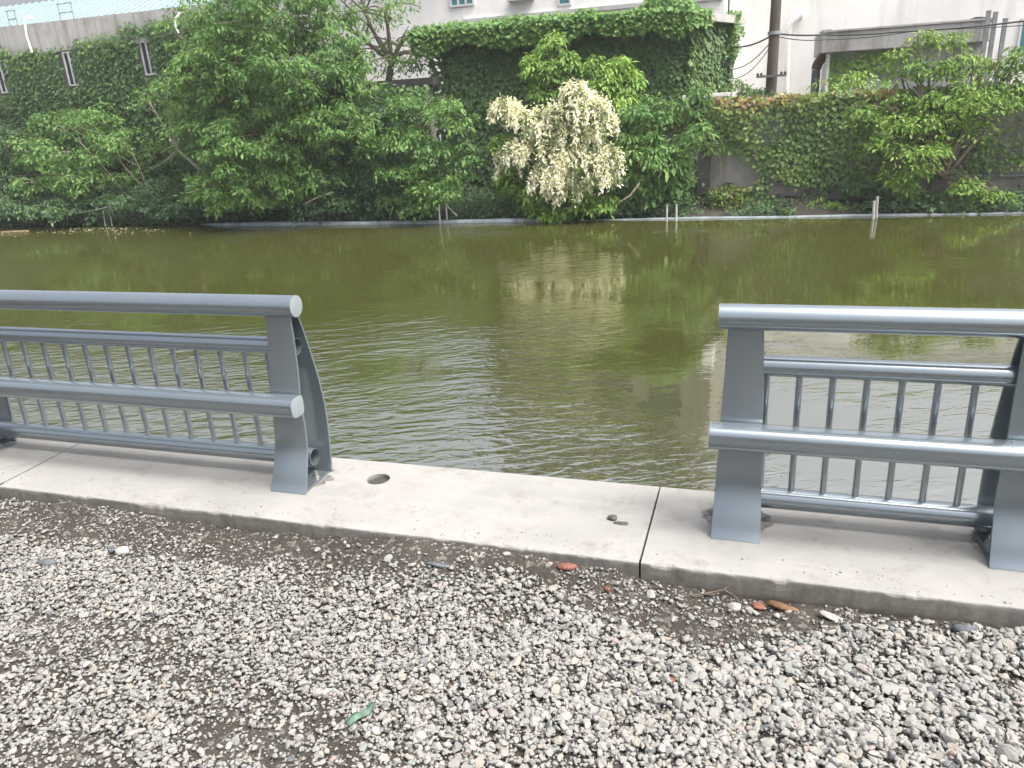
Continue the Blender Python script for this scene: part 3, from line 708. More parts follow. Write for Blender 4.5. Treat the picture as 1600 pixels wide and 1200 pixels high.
for k, (wx, wz) in enumerate(WINS):
    mb = MB(); a, b, c, d = wx-.21, wx+.21, wz-.45, wz+.45; t = .04
    mb.box(a, a+t, Y1-.05, Y1-.002, c, d); mb.box(b-t, b, Y1-.05, Y1-.002, c, d); mb.box(a+t, b-t, Y1-.05, Y1-.002, d-t, d); mb.box(a+t, b-t, Y1-.05, Y1-.002, c, c+t)
    mb.box(wx-.02, wx+.02, Y1-.055, Y1-.002, c+t, d-t)
    f = prt(mb, 'window', M_FRAME, root, O1)
    mb = MB(); mb.box(a+t, b-t, Y1-.02, Y1-.004, c+t, d-t); prt(mb, 'pane', M_GLASS, f, O1)
def pipe(name, label, pts, r, m, cat='pipe', group=None, seg=10, bands=True):
    mb = MB(); mb.tube(pts, r, seg); o = mb.build(name, m, None, smooth=True)
    return tag(o, label, cat, group)
a = at(38, 28, 18.85); b = at(41, 55, 18.78); c = at(50, 82, 18.75)
pipe('drain_hose', 'white hose curling over the parapet at far left', [a+np.array([0, .3, .02]), a+np.array([0, .1, .04]), a, b, c], .03, M_PVC, 'hose', 'white hoses hanging off the parapet')
a = at(281, 20, 18.85); b = at(273, 32, 18.75); c = at(279, 52, 18.72)
pipe('drain_hose', 'white hose hanging off the parapet next to the big tree', [a+np.array([.2, .3, .02]), a, b, (b+c)/2-np.array([.03, 0, 0]), c], .028, M_PVC, 'hose', 'white hoses hanging off the parapet')
# small pipe frame on the parapet
for k, (pa, pb, tp, nm) in enumerate(((93, 114, 6, 'right'), (14, 26, 17, 'left'))):
    mb = MB(); p = at(pa, 22 if k == 0 else 33, 19.05); q = at(pb, 21 if k == 0 else 32, 19.05); z = at(pa, tp, 19.05)[2]
    z0 = 4.44
    for x in (p[0], q[0]): mb.tube([(x, 19.05, z0), (x, 19.05, z)], .015, 6)
    mb.tube([(p[0]-.03, 19.05, z), (q[0]+.03, 19.05, z)], .015, 6); mb.tube([(p[0], 19.05, (z+z0)/2), (q[0], 19.05, (z+z0)/2)], .018, 6)
    tag(mb.build('pipe_bracket', M_STEEL, None, smooth=True), 'taller grey pipe bracket standing on the parapet left of the big tree' if k == 0 else 'lower grey pipe bracket on the parapet in the photo corner', 'bracket', 'pipe brackets on the parapet')

# white building behind
O2 = (-7, 26, 0); root = thing('white_building', O2); tag(root, 'white rendered building rising behind the ivy covered block', 'building')
mb = MB(); mb.box(-9.6, -1.35, 26, 38, -.2, 5.45); mb.box(-16.5, -9.602, 26.02, 38, -.2, 5.7); prt(mb, 'wall', M_WHITE, root, O2)
mb = MB(); mb.box(-9.55, -1.4, 26.04, 37.9, 5.45, 11.5); prt(mb, 'upper_storey', M_WALL, root, O2)
for wx in (-8.6, -6.9, -5.2, -3.5):
    for wz in (6.3, 9.0): mb = MB(); mb.box(wx, wx+1.1, 25.99, 26.036, wz, wz+1.4); prt(mb, 'window', M_GLASS, root, O2)
mb = MB(); mb.box(-9.9, -1.0, 25.7, 38.3, 11.5, 11.75); mb.box(-16.8, -9.905, 25.75, 38.3, 5.7, 5.9); prt(mb, 'roof', M_ANNEX, root, O2)
def win(root, O, x0, x1, z0, z1, y, m, nm=2, fw=.06):
    mb = MB(); mb.box(x0, x1, y-.06, y-.003, z0, z0+fw); mb.box(x0, x1, y-.06, y-.003, z1-fw, z1)
    for k in range(nm+1): x = x0+(x1-x0-fw)*k/nm; mb.box(x, x+fw, y-.06, y-.003, z0+fw, z1-fw)
    f = prt(mb, 'window', M_FRAME, root, O); mb = MB(); mb.box(x0+.01, x1-.01, y-.025, y-.006, z0+.01, z1-.01); prt(mb, 'pane', m, f, O)
p = at(704, 12, 26); q = at(742, 12, 26); win(root, O2, p[0], q[0], p[2], p[2]+1.3, 26, M_TEAL, 3)
p = at(872, 10, 26); q = at(893, 10, 26); win(root, O2, p[0], q[0], p[2], p[2]+1.3, 26, M_TEAL, 1)
p = at(797, 4, 26); q = at(835, 4, 26); mb = MB(); mb.box(p[0], q[0], 25.6, 26-.003, p[2], p[2]+.1); prt(mb, 'sill', M_ANNEX, root, O2)
p = at(690, 14, 26); mb = MB(); mb.box(-9.55, -1.4, 25.9, 25.997, p[2]-.5, p[2]-.38); prt(mb, 'string_course', M_ANNEX, root, O2)

# ivy-covered block
XA, XB = -8.05, -1.9
O3 = (-5, 20, -1); root = thing('garden_block', O3); tag(root, 'flat roofed block in the middle wholly covered in ivy', 'building')
side = np.array([.28, .96, 0]); side /= np.linalg.norm(side)
ZT = 3.28
mb = MB()
sb = np.array([XB, 20, 0]) + side*3.0
foot = [(XA, 20), (XB, 20), (sb[0], sb[1]), (XA, sb[1])]
vs = [(x, y, -1.2) for x, y in foot] + [(x, y, ZT-.12) for x, y in foot]
mb.add(vs, [(0, 1, 5, 4), (1, 2, 6, 5), (2, 3, 7, 6), (3, 0, 4, 7), (0, 3, 2, 1), (4, 5, 6, 7)]); prt(mb, 'wall', M_WALL, root, O3)
f2 = [(XA-.3, 19.55), (XB+.12, 19.55), (sb[0]+.42, sb[1]+.1), (XA-.3, sb[1]+.1)]
mb = MB(); vs = [(x, y, ZT-.118) for x, y in f2] + [(x, y, ZT+.06) for x, y in f2]
mb.add(vs, [(0, 1, 5, 4), (1, 2, 6, 5), (2, 3, 7, 6), (3, 0, 4, 7), (0, 3, 2, 1), (4, 5, 6, 7)]); prt(mb, 'roof', M_PARAPET, root, O3)

# retaining wall between low building and block
root = thing('retaining_wall', (-9, 18.95, -1)); tag(root, 'dark capped retaining wall half hidden by trees left of the ivy block', 'wall')
mb = MB(); mb.box(-12.45, -8.1, 19.05, 19.35, -1.2, 2.12); prt(mb, 'wall', M_WALL, root, (-9, 18.95, -1))
mb = MB(); mb.box(-12.45, -7.9, 18.95, 19.45, 2.123, 2.3); prt(mb, 'coping', M_DARKC, root, (-9, 18.95, -1))

# right-hand waterside wall
O4 = (3, 18.5, -1); root = thing('waterside_wall', O4); tag(root, 'grey concrete waterside wall at right, half hidden by creeper', 'wall')
mb = MB(); mb.box(-1.15, 12, 18.5, 18.85, -1.2, 1.24); prt(mb, 'wall', M_WALL, root, O4)
mb = MB(); mb.box(-1.2, 12, 18.42, 18.9, 1.243, 1.32); prt(mb, 'coping', M_PARAPET, root, O4)
mb = MB(); mb.box(-1.42, -1.16, 18.38, 18.8, -1.2, 1.15); mb.box(-1.45, -1.16, 18.35, 18.83, 1.152, 1.22)
prt(mb, 'pier', M_DARKC, root, O4)
mb = MB(); mb.tube([(0.2, 18.44, -.42), (2.5, 18.44, -.44), (4.1, 18.42, -.36), (8, 18.44, -.42)], .035, 8)
tag(mb.build('wall_pipe', M_DPIPE, None, smooth=True), 'thin dark pipe running along the foot of the right wall', 'pipe')
mb = MB(); mb.box(-1.9, -.85, 19.6, 20.4, 1.46, 1.53); tag(mb.build('concrete_ledge', M_WHITE2), 'small pale concrete ledge at the foot of the ivy block corner', 'ledge')

# white warehouse at right
O5 = (5, 28, 0); root = thing('warehouse', O5); tag(root, 'big stained white warehouse wall behind the utility pole', 'building')
mb = MB(); mb.box(-1.3, 22, 28, 40, -.2, 5.5); prt(mb, 'wall', M_WHITE2, root, O5)
mb = MB(); mb.box(-1.5, 22.2, 27.8, 40.2, 5.5, 5.7); prt(mb, 'roof', M_ANNEX, root, O5)
p = at(1597, 75, 28); win(root, O5, p[0]-.15, p[0]+1.2, p[2]-.3, p[2]+.8, 28, M_TEAL, 3)
p0 = at(1250, 25, 27.75); p1 = at(1236, 36, 27.75); p2 = at(1231, 52, 27.75); p3 = at(1226, 175, 27.75)
pipe('downpipe', 'tall white downpipe with bent top on the warehouse wall', [p0+np.array([0, .25, 0]), p0, p1, p2, p3, np.array([p3[0], 27.75, 0])], .1, M_PVC, 'pipe')

# annex with concrete parapet
O6 = (3, 23, 0); root = thing('annex', O6); tag(root, 'low grey annex with overhanging concrete parapet in front of the warehouse', 'building')
mb = MB(); mb.box(1.5, 5.0, 23.3, 26.5, -.2, 2.32); prt(mb, 'wall', M_ANNEX, root, O6)
mb = MB(); mb.box(1.25, 5.05, 22.9, 26.6, 2.323, 2.80); prt(mb, 'parapet', M_PARAPET, root, O6, bevel=.02)
mb = MB(); mb.box(1.24, 1.46, 22.86, 26.64, 2.802, 2.87); mb.box(1.462, 5.08, 22.86, 23.05, 2.802, 2.845); prt(mb, 'coping', M_PARAPET, root, O6)
p = at(1294, 88, 23.05); pipe('downpipe', 'slim white downpipe on the corner of the grey annex', [(p[0], 23.12, 2.31), (p[0], 23.12, 1.9), (p[0]+.02, 23.12, 0)], .05, M_PVC, 'pipe')
p = at(1275, 130, 23.6)
mb = MB(); mb.tube([(p[0]-.02, 23.6, -.1), (p[0]-.02, 23.6, 1.95)], .11, 14)
fl = thing('flue_pipe', (p[0], 23.6, 0)); tag(fl, 'dark vertical flue with a rusty elbow turning into the annex side', 'pipe')
prt(mb, 'pipe', M_DPIPE, fl, (p[0], 23.6, 0), smooth=True)
mb = MB(); pts = [(p[0]-.02+.34*(1-math.cos(t)), 23.6, 1.952+.34*math.sin(t)) for t in np.linspace(0, math.pi/2, 8)]; mb.tube(pts, .125, 14); prt(mb, 'elbow', M_RUST, fl, (p[0], 23.6, 0), smooth=True)
p = at(1530, 40, 23.4); rock('tar_lump', p[0], 23.4, .22, M_DARKC, 'dark lump on the right end of the annex parapet', 'lump', (1.2, .8, .6), z=2.75, seed=31)

# grey steel posts at the far right
for k, (px, top, lab) in enumerate(((1545, 18, 'leftmost and tallest of three grey steel posts beside the annex'), (1556, 20, 'middle one of three grey steel posts beside the annex'), (1571, 30, 'rightmost and shortest of three grey steel posts beside the annex'))):
    a = at(px, top, 22.4); mb = MB(); mb.box(a[0]-.045, a[0]+.045, 22.36, 22.44, 0, a[2]); mb.box(a[0]-.05, a[0]+.05, 22.35, 22.45, a[2]+.001, a[2]+.02)
    mb.box(a[0]-.08, a[0]+.08, 22.32, 22.48, -.01, .02)
    o = mb.build('steel_post', M_STEEL); tag(o, lab, 'post', 'grey steel posts beside the annex')
# utility pole
p = at(1203, 155, 20.2); pt = at(1213, 0, 20.2); OP = (p[0], 20.2, -.6)
root = thing('utility_pole', OP); tag(root, 'brown concrete utility pole standing behind the right hand wall', 'pole')
mb = MB(); mb.tube([(p[0], 20.2, -.7), (p[0]+.02, 20.2, 3), (p[0]+.05, 20.2, 8.5)], [.14, .115, .09], 18); prt(mb, 'shaft', M_POLE, root, OP, smooth=True)
zc = at(1208, 119, 20.05)[2]; mb = MB(); mb.box(p[0]-.33, p[0]+.33, 20.02, 20.07, zc-.02, zc+.03); prt(mb, 'crossarm', M_DPIPE, root, OP)
for dx in (-.3, -.22, .22, .3):
    mb = MB(); mb.tube([(p[0]+dx, 20.045, zc+.03), (p[0]+dx, 20.045, zc+.05), (p[0]+dx, 20.045, zc+.09)], [.02, .035, .015], 8); prt(mb, 'insulator', M_DARKC, root, OP, smooth=True)
zb = at(1210, 52, 20.05)[2]; mb = MB(); mb.tube([(p[0]+.02, 20.2, zb-.02), (p[0]+.02, 20.2, zb+.05)], .15, 16); prt(mb, 'clamp', M_STEEL, root, OP, smooth=True)
def cable(label, pts, r=.012, n=24, sag=.1):
    pts = [np.array(q, float) for q in pts]; out = []
    for a, b in zip(pts[:-1], pts[1:]):
        for t in np.linspace(0, 1, n, endpoint=False): out.append(a+(b-a)*t-np.array([0, 0, sag*4*t*(1-t)]))
    out.append(pts[-1]); mb = MB(); mb.tube(out, r, 5)
    tag(mb.build('power_cable', M_CABLE, None, smooth=True), label, 'cable', 'cables strung to the utility pole')
pa = np.array([p[0]+.02, 20.1, zb])
cable('thickest cable running right from the pole across the annex parapet', [pa, at(1290, 54, 22.6), at(1400, 50, 22.4), at(1600, 33, 22), at(1800, 10, 22)], .022, sag=.03)
cable('thin cable drooping right from the pole below the thickest one', [pa-np.array([0, 0, .05]), at(1290, 62, 22.5), at(1440, 46, 22.5), at(1700, 30, 22)], .012, sag=.05)
cable('upper cable sloping left from the pole towards the ivy block corner', [pa, at(1137, 72, 22.75)], .02, sag=.12)
cable('lower cable falling steeply left from the pole to the ivy block side', [pa-np.array([0, 0, .08]), at(1137, 108, 22.75)], .012, sag=.2)
cable('lowest loop of cable slung from the pole to the crossarm level at left', [pa-np.array([0, 0, .15]), at(1139, 122, 22.8)], .01, sag=.25)

# ------------------------------------------------------------------ climbing plants
def winhole(u, v):
    m = np.ones_like(u)
    for wx, wz in WINS:
        x = u-30; z = v-1.1
        m = m*(1-((np.abs(x-wx) < .21+.1*(fbm(u*5, v*5, 3)-.4)) & (np.abs(z-wz) < .48+.15*(fbm(u*6, v*6, 4)-.4))))
    return m
def d1(u, v):
    z = v-1.1; x = u-30
    top = 3.93 + .4*(fbm(x*.9, x*0+.5, 14)-.45) + np.where(x > -17, .22, 0) + np.where((x < -18.6) & (x > -21), -.15, 0)
    patch = sstep(.26, .44, fbm(x*.55, z*.55, 15) + .25*(z > 1.2))
    return sstep(.12, -.12, z-top)*winhole(u, v)*(.35+.65*patch)
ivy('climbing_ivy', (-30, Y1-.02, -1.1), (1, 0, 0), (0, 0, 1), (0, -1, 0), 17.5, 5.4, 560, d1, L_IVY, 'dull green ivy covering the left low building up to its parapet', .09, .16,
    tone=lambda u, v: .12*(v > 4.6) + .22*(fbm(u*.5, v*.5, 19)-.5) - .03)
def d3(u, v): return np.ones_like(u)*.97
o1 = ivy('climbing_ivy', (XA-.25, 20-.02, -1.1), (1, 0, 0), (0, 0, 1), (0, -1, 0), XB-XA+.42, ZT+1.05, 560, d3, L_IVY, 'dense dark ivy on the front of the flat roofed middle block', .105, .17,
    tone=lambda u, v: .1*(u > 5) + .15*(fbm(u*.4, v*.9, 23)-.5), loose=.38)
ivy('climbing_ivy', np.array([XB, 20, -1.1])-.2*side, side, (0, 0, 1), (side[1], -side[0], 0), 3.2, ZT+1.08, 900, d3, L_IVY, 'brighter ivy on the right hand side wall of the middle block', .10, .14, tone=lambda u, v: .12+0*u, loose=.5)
# the shaggy roof fringe, hanging over the block's eaves
n = 8000; x = RL.uniform(XA-.5, XB+.2, n); y = 19.5 + RL.uniform(-.12, 1.2, n)**1.0; hgt = .36*fbm(x*1.2, y*1.2, 33)
hump = .55*np.exp(-((x+2.35)/.5)**2)
z = ZT + .04 + RL.uniform(0, 1, n)*(hgt+hump*.6)
nf = 5000; xf = RL.uniform(XA-.55, XB+.2, nf); yf = 19.5-RL.uniform(0, .2, nf); zf = ZT+.16-RL.uniform(0, 1, nf)*(.25+.5*fbm(xf*1.5, xf*0+2, 35))
ns = 2400; ss = RL.uniform(0, 3.1, ns); q = np.array([XB+.12, 19.6, 0])+ss[:, None]*side+RL.normal(0, .07, (ns, 3)); zs = ZT+.12-RL.uniform(0, .35, ns); tail = ss > 2.65
zs = np.where(tail, ZT+.2-RL.uniform(0, 1.1, ns), zs)
ks = (ss < 1.0) | (ss > 2.7)
P = np.concatenate([np.stack([x, y, z], 1), np.stack([xf, yf, zf], 1), np.stack([q[:, 0]+.08, q[:, 1], zs], 1)[ks]]); nn = len(P)
D = np.stack([RL.normal(0, .6, nn), -RL.uniform(0, 1, nn), -RL.uniform(.1, 1.2, nn)], 1); N = np.stack([RL.normal(0, .4, nn), -.4+0*P[:, 0], 1+0*P[:, 0]], 1)
L = .10*np.exp(RL.normal(0, .25, nn)); tag(leaf_mesh('ivy_fringe', P, D, N, L, L*.8, np.clip(.6+.2*RL.normal(size=nn), 0, 1), L_TREE), 'shaggy lighter creeper fringe hanging over the eaves of the middle block', 'climbing plant')
ivy('climbing_ivy', (-12.4, 19.0, -1.1), (1, 0, 0), (0, 0, 1), (0, -1, 0), 4.4, 3.25, 520, lambda u, v: .9+0*u, L_IVY, 'ivy on the small retaining wall below its dark coping', .10, .16)
def d4(u, v):
    x = u-1.3; z = v-1.1
    low = np.interp(x, [-1.2, -.6, 0, .6, 1.2, 2, 4, 9], [.3, .2, -.15, -.42, -.5, -.5, -.3, -.2]) + .25*(fbm(x*1.5, x*0+3, 51)-.5)
    d = sstep(-.08, .14, z-low)
    d = np.maximum(d, .5*sstep(.5, .62, fbm(x*1.8, z*1.8, 53))*(z < .2))
    return d*(1-.55*sstep(.56, .66, fbm(x*1.3, z*1.3, 55)))*np.where(x > 4.4, .5, 1)
ivy('climbing_ivy', (-1.3, 18.48, -1.1), (1, 0, 0), (0, 0, 1), (0, -1, 0), 10, 2.55, 640, d4, L_IVYW, 'mottled creeper with rusty top leaves over the right waterside wall', .085, .15,
    tone=lambda u, v: .42*sstep(2.1, 2.5, v)*(u < 4)*(.4+fbm(u*2, v*2, 57)) + .16*(fbm(u*.8, v*.8, 58)-.4), loose=.6)
n = 1500; x = RL.uniform(-1.3, 4.2, n); P = np.stack([x, 18.6+RL.normal(0, .12, n), 1.27+RL.uniform(0, .18, n)*(.3+fbm(x*2, x*0, 59))], 1)
D = np.stack([RL.normal(0, .7, n), -RL.uniform(0, 1, n), RL.normal(-.3, .4, n)], 1); L = .11*np.exp(RL.normal(0, .2, n))
tag(leaf_mesh('ivy_fringe', P, D, np.tile([0, -.4, 1.], (n, 1))+.4*RL.normal(size=(n, 3)), L, L*.8, np.clip(.8+.2*RL.normal(size=n)-.15*(x > 1), 0, 1), L_IVYW), 'reddish creeper tips along the top of the right waterside wall', 'climbing plant')
a = O6
ivy('climbing_ivy', (1.45, 23.28, .2), (1, 0, 0), (0, 0, 1), (0, -1, 0), 3.5, 2.1, 260, lambda u, v: sstep(.35, .5, fbm(u*.9, v*.9, 71)+.3*(v > 1.6)*(u < 1.6)+.1*(u < .4)-.2), L_BRIGHT, 'light green creeper under the annex parapet', .12, .12)

# ------------------------------------------------------------------ trees and bushes
tree('broadleaf_tree', 'largest tree on the bank, wide light green crown left of centre', (-11.2, 18.0, -.9),
     [B(*q) for q in ((430, 20, 17.9, 105, 60), (340, 105, 17.6, 75, 55), (450, 110, 17.3, 100, 55), (545, 95, 17.7, 50, 50), (325, 200, 17.5, 50, 50), (420, 205, 17.1, 95, 55), (520, 195, 17.2, 65, 48), (380, 285, 17.2, 75, 40), (470, 275, 17.4, 70, 36), (320, 40, 18, 50, 35), (345, 285, 17.4, 45, 40))],
     L_TREE, L=.15, nl=40, dens=1.05, tr=.12, seed=2, stems=2)
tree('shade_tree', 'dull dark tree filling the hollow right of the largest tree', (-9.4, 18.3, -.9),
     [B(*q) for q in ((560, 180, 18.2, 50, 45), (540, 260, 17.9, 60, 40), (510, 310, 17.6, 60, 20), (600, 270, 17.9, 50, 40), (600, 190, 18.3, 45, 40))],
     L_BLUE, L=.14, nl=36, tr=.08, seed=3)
tree('slender_tree', 'thin tree with bare dark trunk in front of the white wall at upper centre', (-10.4, 20.3, -.6),
     [B(*q) for q in ((598, 12, 20.2, 55, 22), (645, 55, 20.2, 35, 16), (590, 60, 20.4, 30, 20), (610, 100, 20.1, 50, 18), (520, 25, 20.3, 40, 30), (660, 88, 20.2, 25, 12), (555, -40, 20.3, 70, 30))],
     L_TREE, L=.14, nl=17, dens=.75, tr=.13, seed=4, fork=.8, limbs=5, rad=(.2, .4), lean=(.3, 0))
tree('leafy_shrub', 'bright tiered shrub leaning over the water left of the ivy block', (-8.0, 17.9, -.95),
     [B(*q) for q in ((655, 155, 17.5, 45, 18), (705, 175, 17.3, 35, 20), (640, 215, 17.3, 50, 22), (700, 238, 17.1, 50, 22), (640, 270, 17.2, 45, 22), (690, 285, 17.1, 45, 22), (640, 312, 17.2, 50, 14), (590, 240, 17.6, 30, 30))],
     L_TREE, 'shrub', L=.15, nl=40, tr=.06, seed=5, droop=.5, dens=.85)
tree('leafy_shrub', 'light green shrub with fanned bare stems in front of the left building', (-15.6, 18.2, -.9),
     [B(*q) for q in ((85, 190, 18.2, 35, 22), (140, 185, 18.0, 42, 22), (60, 235, 18, 35, 28), (125, 235, 17.8, 55, 28), (185, 215, 17.8, 30, 18), (75, 285, 17.7, 35, 20), (140, 280, 17.7, 50, 22))],
     L_TREE, 'shrub', L=.15, nl=34, tr=.045, seed=6, stems=3, dens=.75, limbs=5, bark=M_PALEBARK)
tree('leafy_shrub', 'dark shrub at the water edge in the far left corner', (-21.5, 18.2, -.9),
     [B(*q) for q in ((15, 215, 18.1, 35, 35), (10, 280, 17.9, 45, 30), (45, 312, 17.7, 60, 16), (-60, 260, 18, 50, 50))],
     L_BLUE, 'shrub', L=.14, nl=36, tr=.05, seed=7)
tree('undergrowth_bush', 'low bush at the waterline under the left shrub and stakes', (-16.5, 17.9, -.95),
     [B(*q) for q in ((120, 318, 17.6, 60, 14), (200, 305, 17.7, 45, 22), (255, 300, 17.7, 40, 25), (285, 318, 17.5, 45, 14))],
     L_BLUE, 'bush', L=.12, nl=34, tr=.03, seed=8, rad=(.14, .26))
# vine-clad thin stem
tree('vine_column', 'thin pale trunk with vine leaves left of the largest tree', (-14.0, 18.3, -.9),
     [B(*q) for q in ((262, 150, 18.3, 22, 28), (283, 178, 18.2, 18, 20), (230, 155, 18.4, 20, 15), (250, 240, 18.5, 25, 30), (220, 270, 18.5, 30, 20))],
     L_TREE, 'tree', L=.13, nl=26, tr=.055, seed=9, bark=M_PALEBARK, fork=.75, dens=.7)
tree('pale_green_tree', 'round pale green tree top above the cream flowering bush', (-4.75, 18.7, -.9),
     [B(*q) for q in ((864, 54, 18.6, 13, 12), (862, 74, 18.6, 17, 13), (838, 92, 18.5, 18, 16), (884, 92, 18.5, 16, 18), (860, 100, 18.4, 18, 16), (855, 130, 18.5, 26, 16))],
     L_BRIGHT, L=.16, nl=44, tr=.06, seed=10, droop=1., rad=(.16, .26), fork=.55)
tree('pale_green_tree', 'pale green tree top just right of the flowering bush peak', (-3.75, 18.7, -.9),
     [B(*q) for q in ((922, 100, 18.6, 15, 18), (965, 96, 18.6, 18, 14), (945, 128, 18.5, 24, 18), (983, 118, 18.6, 16, 16), (975, 160, 18.4, 28, 22))],
     L_BRIGHT, L=.16, nl=44, tr=.06, seed=11, droop=1., rad=(.16, .26), fork=.55)
tree('tiered_tree', 'green tiered tree with hanging fingered leaves right of the flowering bush', (-2.3, 18.3, -.9),
     [B(*q) for q in ((1015, 165, 18.0, 40, 20), (1090, 148, 18.2, 22, 20), (1060, 165, 18.2, 22, 14), (1082, 205, 17.9, 27, 18), (1000, 215, 17.8, 40, 24), (1025, 240, 17.6, 32, 14), (970, 225, 17.9, 32, 35), (1050, 280, 17.7, 20, 10), (1005, 285, 17.9, 35, 25), (1060, 240, 18.2, 30, 30))],
     L_TREE, L=.17, nl=40, tr=.055, seed=12, droop=.75, dens=.85, rad=(.2, .32))
tree('spreading_tree', 'loose yellow green tree leaning over the right wall', (3.6, 18.1, -.9),
     [B(*q) for q in ((1435, 55, 18.6, 22, 12), (1490, 58, 18.8, 20, 8), (1405, 82, 18.4, 24, 12), (1450, 105, 18.3, 45, 18), (1520, 100, 18.4, 55, 20), (1585, 95, 18.5, 40, 26), (1640, 120, 18.3, 40, 40), (1385, 165, 17.9, 42, 18), (1430, 185, 17.7, 45, 16), (1490, 150, 17.9, 55, 24), (1565, 150, 18.1, 50, 26), (1380, 210, 17.7, 30, 14), (1430, 232, 17.5, 48, 15), (1425, 262, 17.6, 34, 12), (1405, 285, 17.8, 20, 16), (1520, 190, 17.9, 35, 14), (1555, 300, 17.7, 25, 7), (1510, 285, 17.7, 18, 8))],
     L_YEL, L=.13, nl=38, tr=.065, seed=13, dens=1.15, limbs=5, fork=.3)
tree('leafy_shrub', 'thin light shrub in front of the annex wall', (2.3, 21.6, 0),
     [B(*q) for q in ((1330, 125, 21.5, 45, 14), (1370, 130, 21.6, 35, 20), (1310, 150, 21.4, 32, 10), (1345, 155, 21.4, 40, 10))],
     L_BRIGHT, 'shrub', L=.13, nl=22, tr=.03, seed=14, dens=.6, limbs=4)
tree('leafy_shrub', 'small dark round shrub at the foot of the utility pole', (-.6, 20.4, .0),
     [B(*q) for q in ((1155, 135, 20.5, 14, 14), (1180, 145, 20.3, 22, 10), (1205, 150, 19.6, 18, 10))],
     L_TREE, 'shrub', L=.1, nl=26, tr=.02, seed=15, rad=(.1, .2))

# cream flowering bush: arching sprays that hang down
def cream_bush():
    rng = np.random.default_rng(17); base = np.array([-4.35, 17.95, -.95]); root = thing('flowering_bush', base)
    tag(root, 'cream white flowering bush drooping over the water in the middle', 'bush')
    blobs = [B(*q) for q in ((790, 165, 17.5, 15, 10), (822, 178, 17.4, 14, 10), (897, 140, 17.4, 15, 10), (915, 165, 17.3, 26, 12), (875, 172, 17.4, 24, 12), (938, 190, 17.3, 16, 12), (850, 200, 17.3, 22, 12), (900, 205, 17.2, 26, 12), (805, 228, 17.4, 14, 10), (845, 232, 17.2, 24, 12), (900, 245, 17.1, 24, 12), (945, 238, 17.2, 14, 12), (800, 252, 17.4, 8, 6), (870, 268, 17.1, 26, 10), (925, 262, 17.1, 20, 10), (850, 290, 17.2, 10, 6), (895, 295, 17.1, 14, 8), (945, 265, 17.2, 10, 8))]
    P, D, N, Lf, Rn = [], [], [], [], []; mb = MB()
    fk = base + np.array([0, -.1, .7])
    mb.tube([base-np.array([0, 0, .1]), fk], [.08, .06], 7)
    for b in blobs:
        c = np.array(b[:3]); limb(mb, fk, c, .04, .015, .12, rng, 5)
        nsp = int(52*(b[3]*b[5]+b[3]*b[4]+b[4]*b[5])/.12*.35)+6
        for s in range(nsp):
            d = unit(rng.normal(size=3)*np.array([1, 1, .7])+np.array([0, -.45, .25])); q = c + d*np.array(b[3:])*rng.uniform(.55, 1.05)
            h = np.array([d[0], d[1], 0]); h /= np.linalg.norm(h)+1e-6; ln = rng.uniform(.28, .62)
            nlf = int(58*ln/.35); t = np.sort(rng.uniform(0, 1, nlf)); green = rng.uniform() < .3
            path = q + h*(ln*.75*(t-.3*t*t))[:, None] + np.array([0, 0, 1])*(ln*(.3*t-.95*t*t))[:, None]
            P.append(path+rng.normal(0, .05, (nlf, 3))*(1.1-.5*t)[:, None])
            dd = h*(.6-.5*t)[:, None] + np.array([0, 0, 1])*(.3-1.6*t)[:, None] + rng.normal(0, .7, (nlf, 3)); D.append(dd)
            N.append(h*.6+np.array([0, 0, .8])+rng.normal(0, .4, (nlf, 3))); Lf.append(.075*np.exp(rng.normal(0, .25, nlf)))
            Rn.append(np.clip((.2 if green else .54+.36*t)+.15*rng.normal(size=nlf), 0, 1))
            if s % 4 == 0: mb.tube(list(path[::max(1, nlf//4)]), .007, 3)
    P = np.concatenate(P); D = np.concatenate(D); N = np.concatenate(N); Lf = np.concatenate(Lf); Rn = np.concatenate(Rn)
    mb.v = [tuple(np.array(v)-base) for v in mb.v]; mb.build('trunk', M_BARK, root, smooth=True)
    leaf_mesh('crown', P-base, D, N, Lf, Lf*.45, Rn, L_CREAM, root)
    # green leaves of the same bush: inner leaves and the skirt touching the water
    gb = blobs + [B(*q) for q in ((875, 325, 17.2, 42, 14), (930, 312, 17.3, 36, 16), (835, 305, 17.4, 32, 20), (790, 215, 17.5, 20, 8), (800, 275, 17.5, 22, 22))]
    Cs = []
    for k, b in enumerate(gb):
        m_ = 4 if k < len(blobs) else 26
        d = unit(rng.normal(size=(m_, 3))); Cs.append(np.array(b[:3])+d*np.array(b[3:])*rng.uniform(.3, .95, (m_, 1)))
    Cs = np.concatenate(Cs); Cs[:, 2] = np.maximum(Cs[:, 2], ZW+.08)
    p, d, n_, lf = tuft_leaves(Cs, None, rng.uniform(.14, .26, len(Cs)), 34, .7, .12, rng)
    leaf_mesh('lower_foliage', p-base, d, n_, lf, lf*.42, np.clip(.4+.2*rng.normal(size=len(p)), 0, 1), L_YEL, root)
cream_bush()

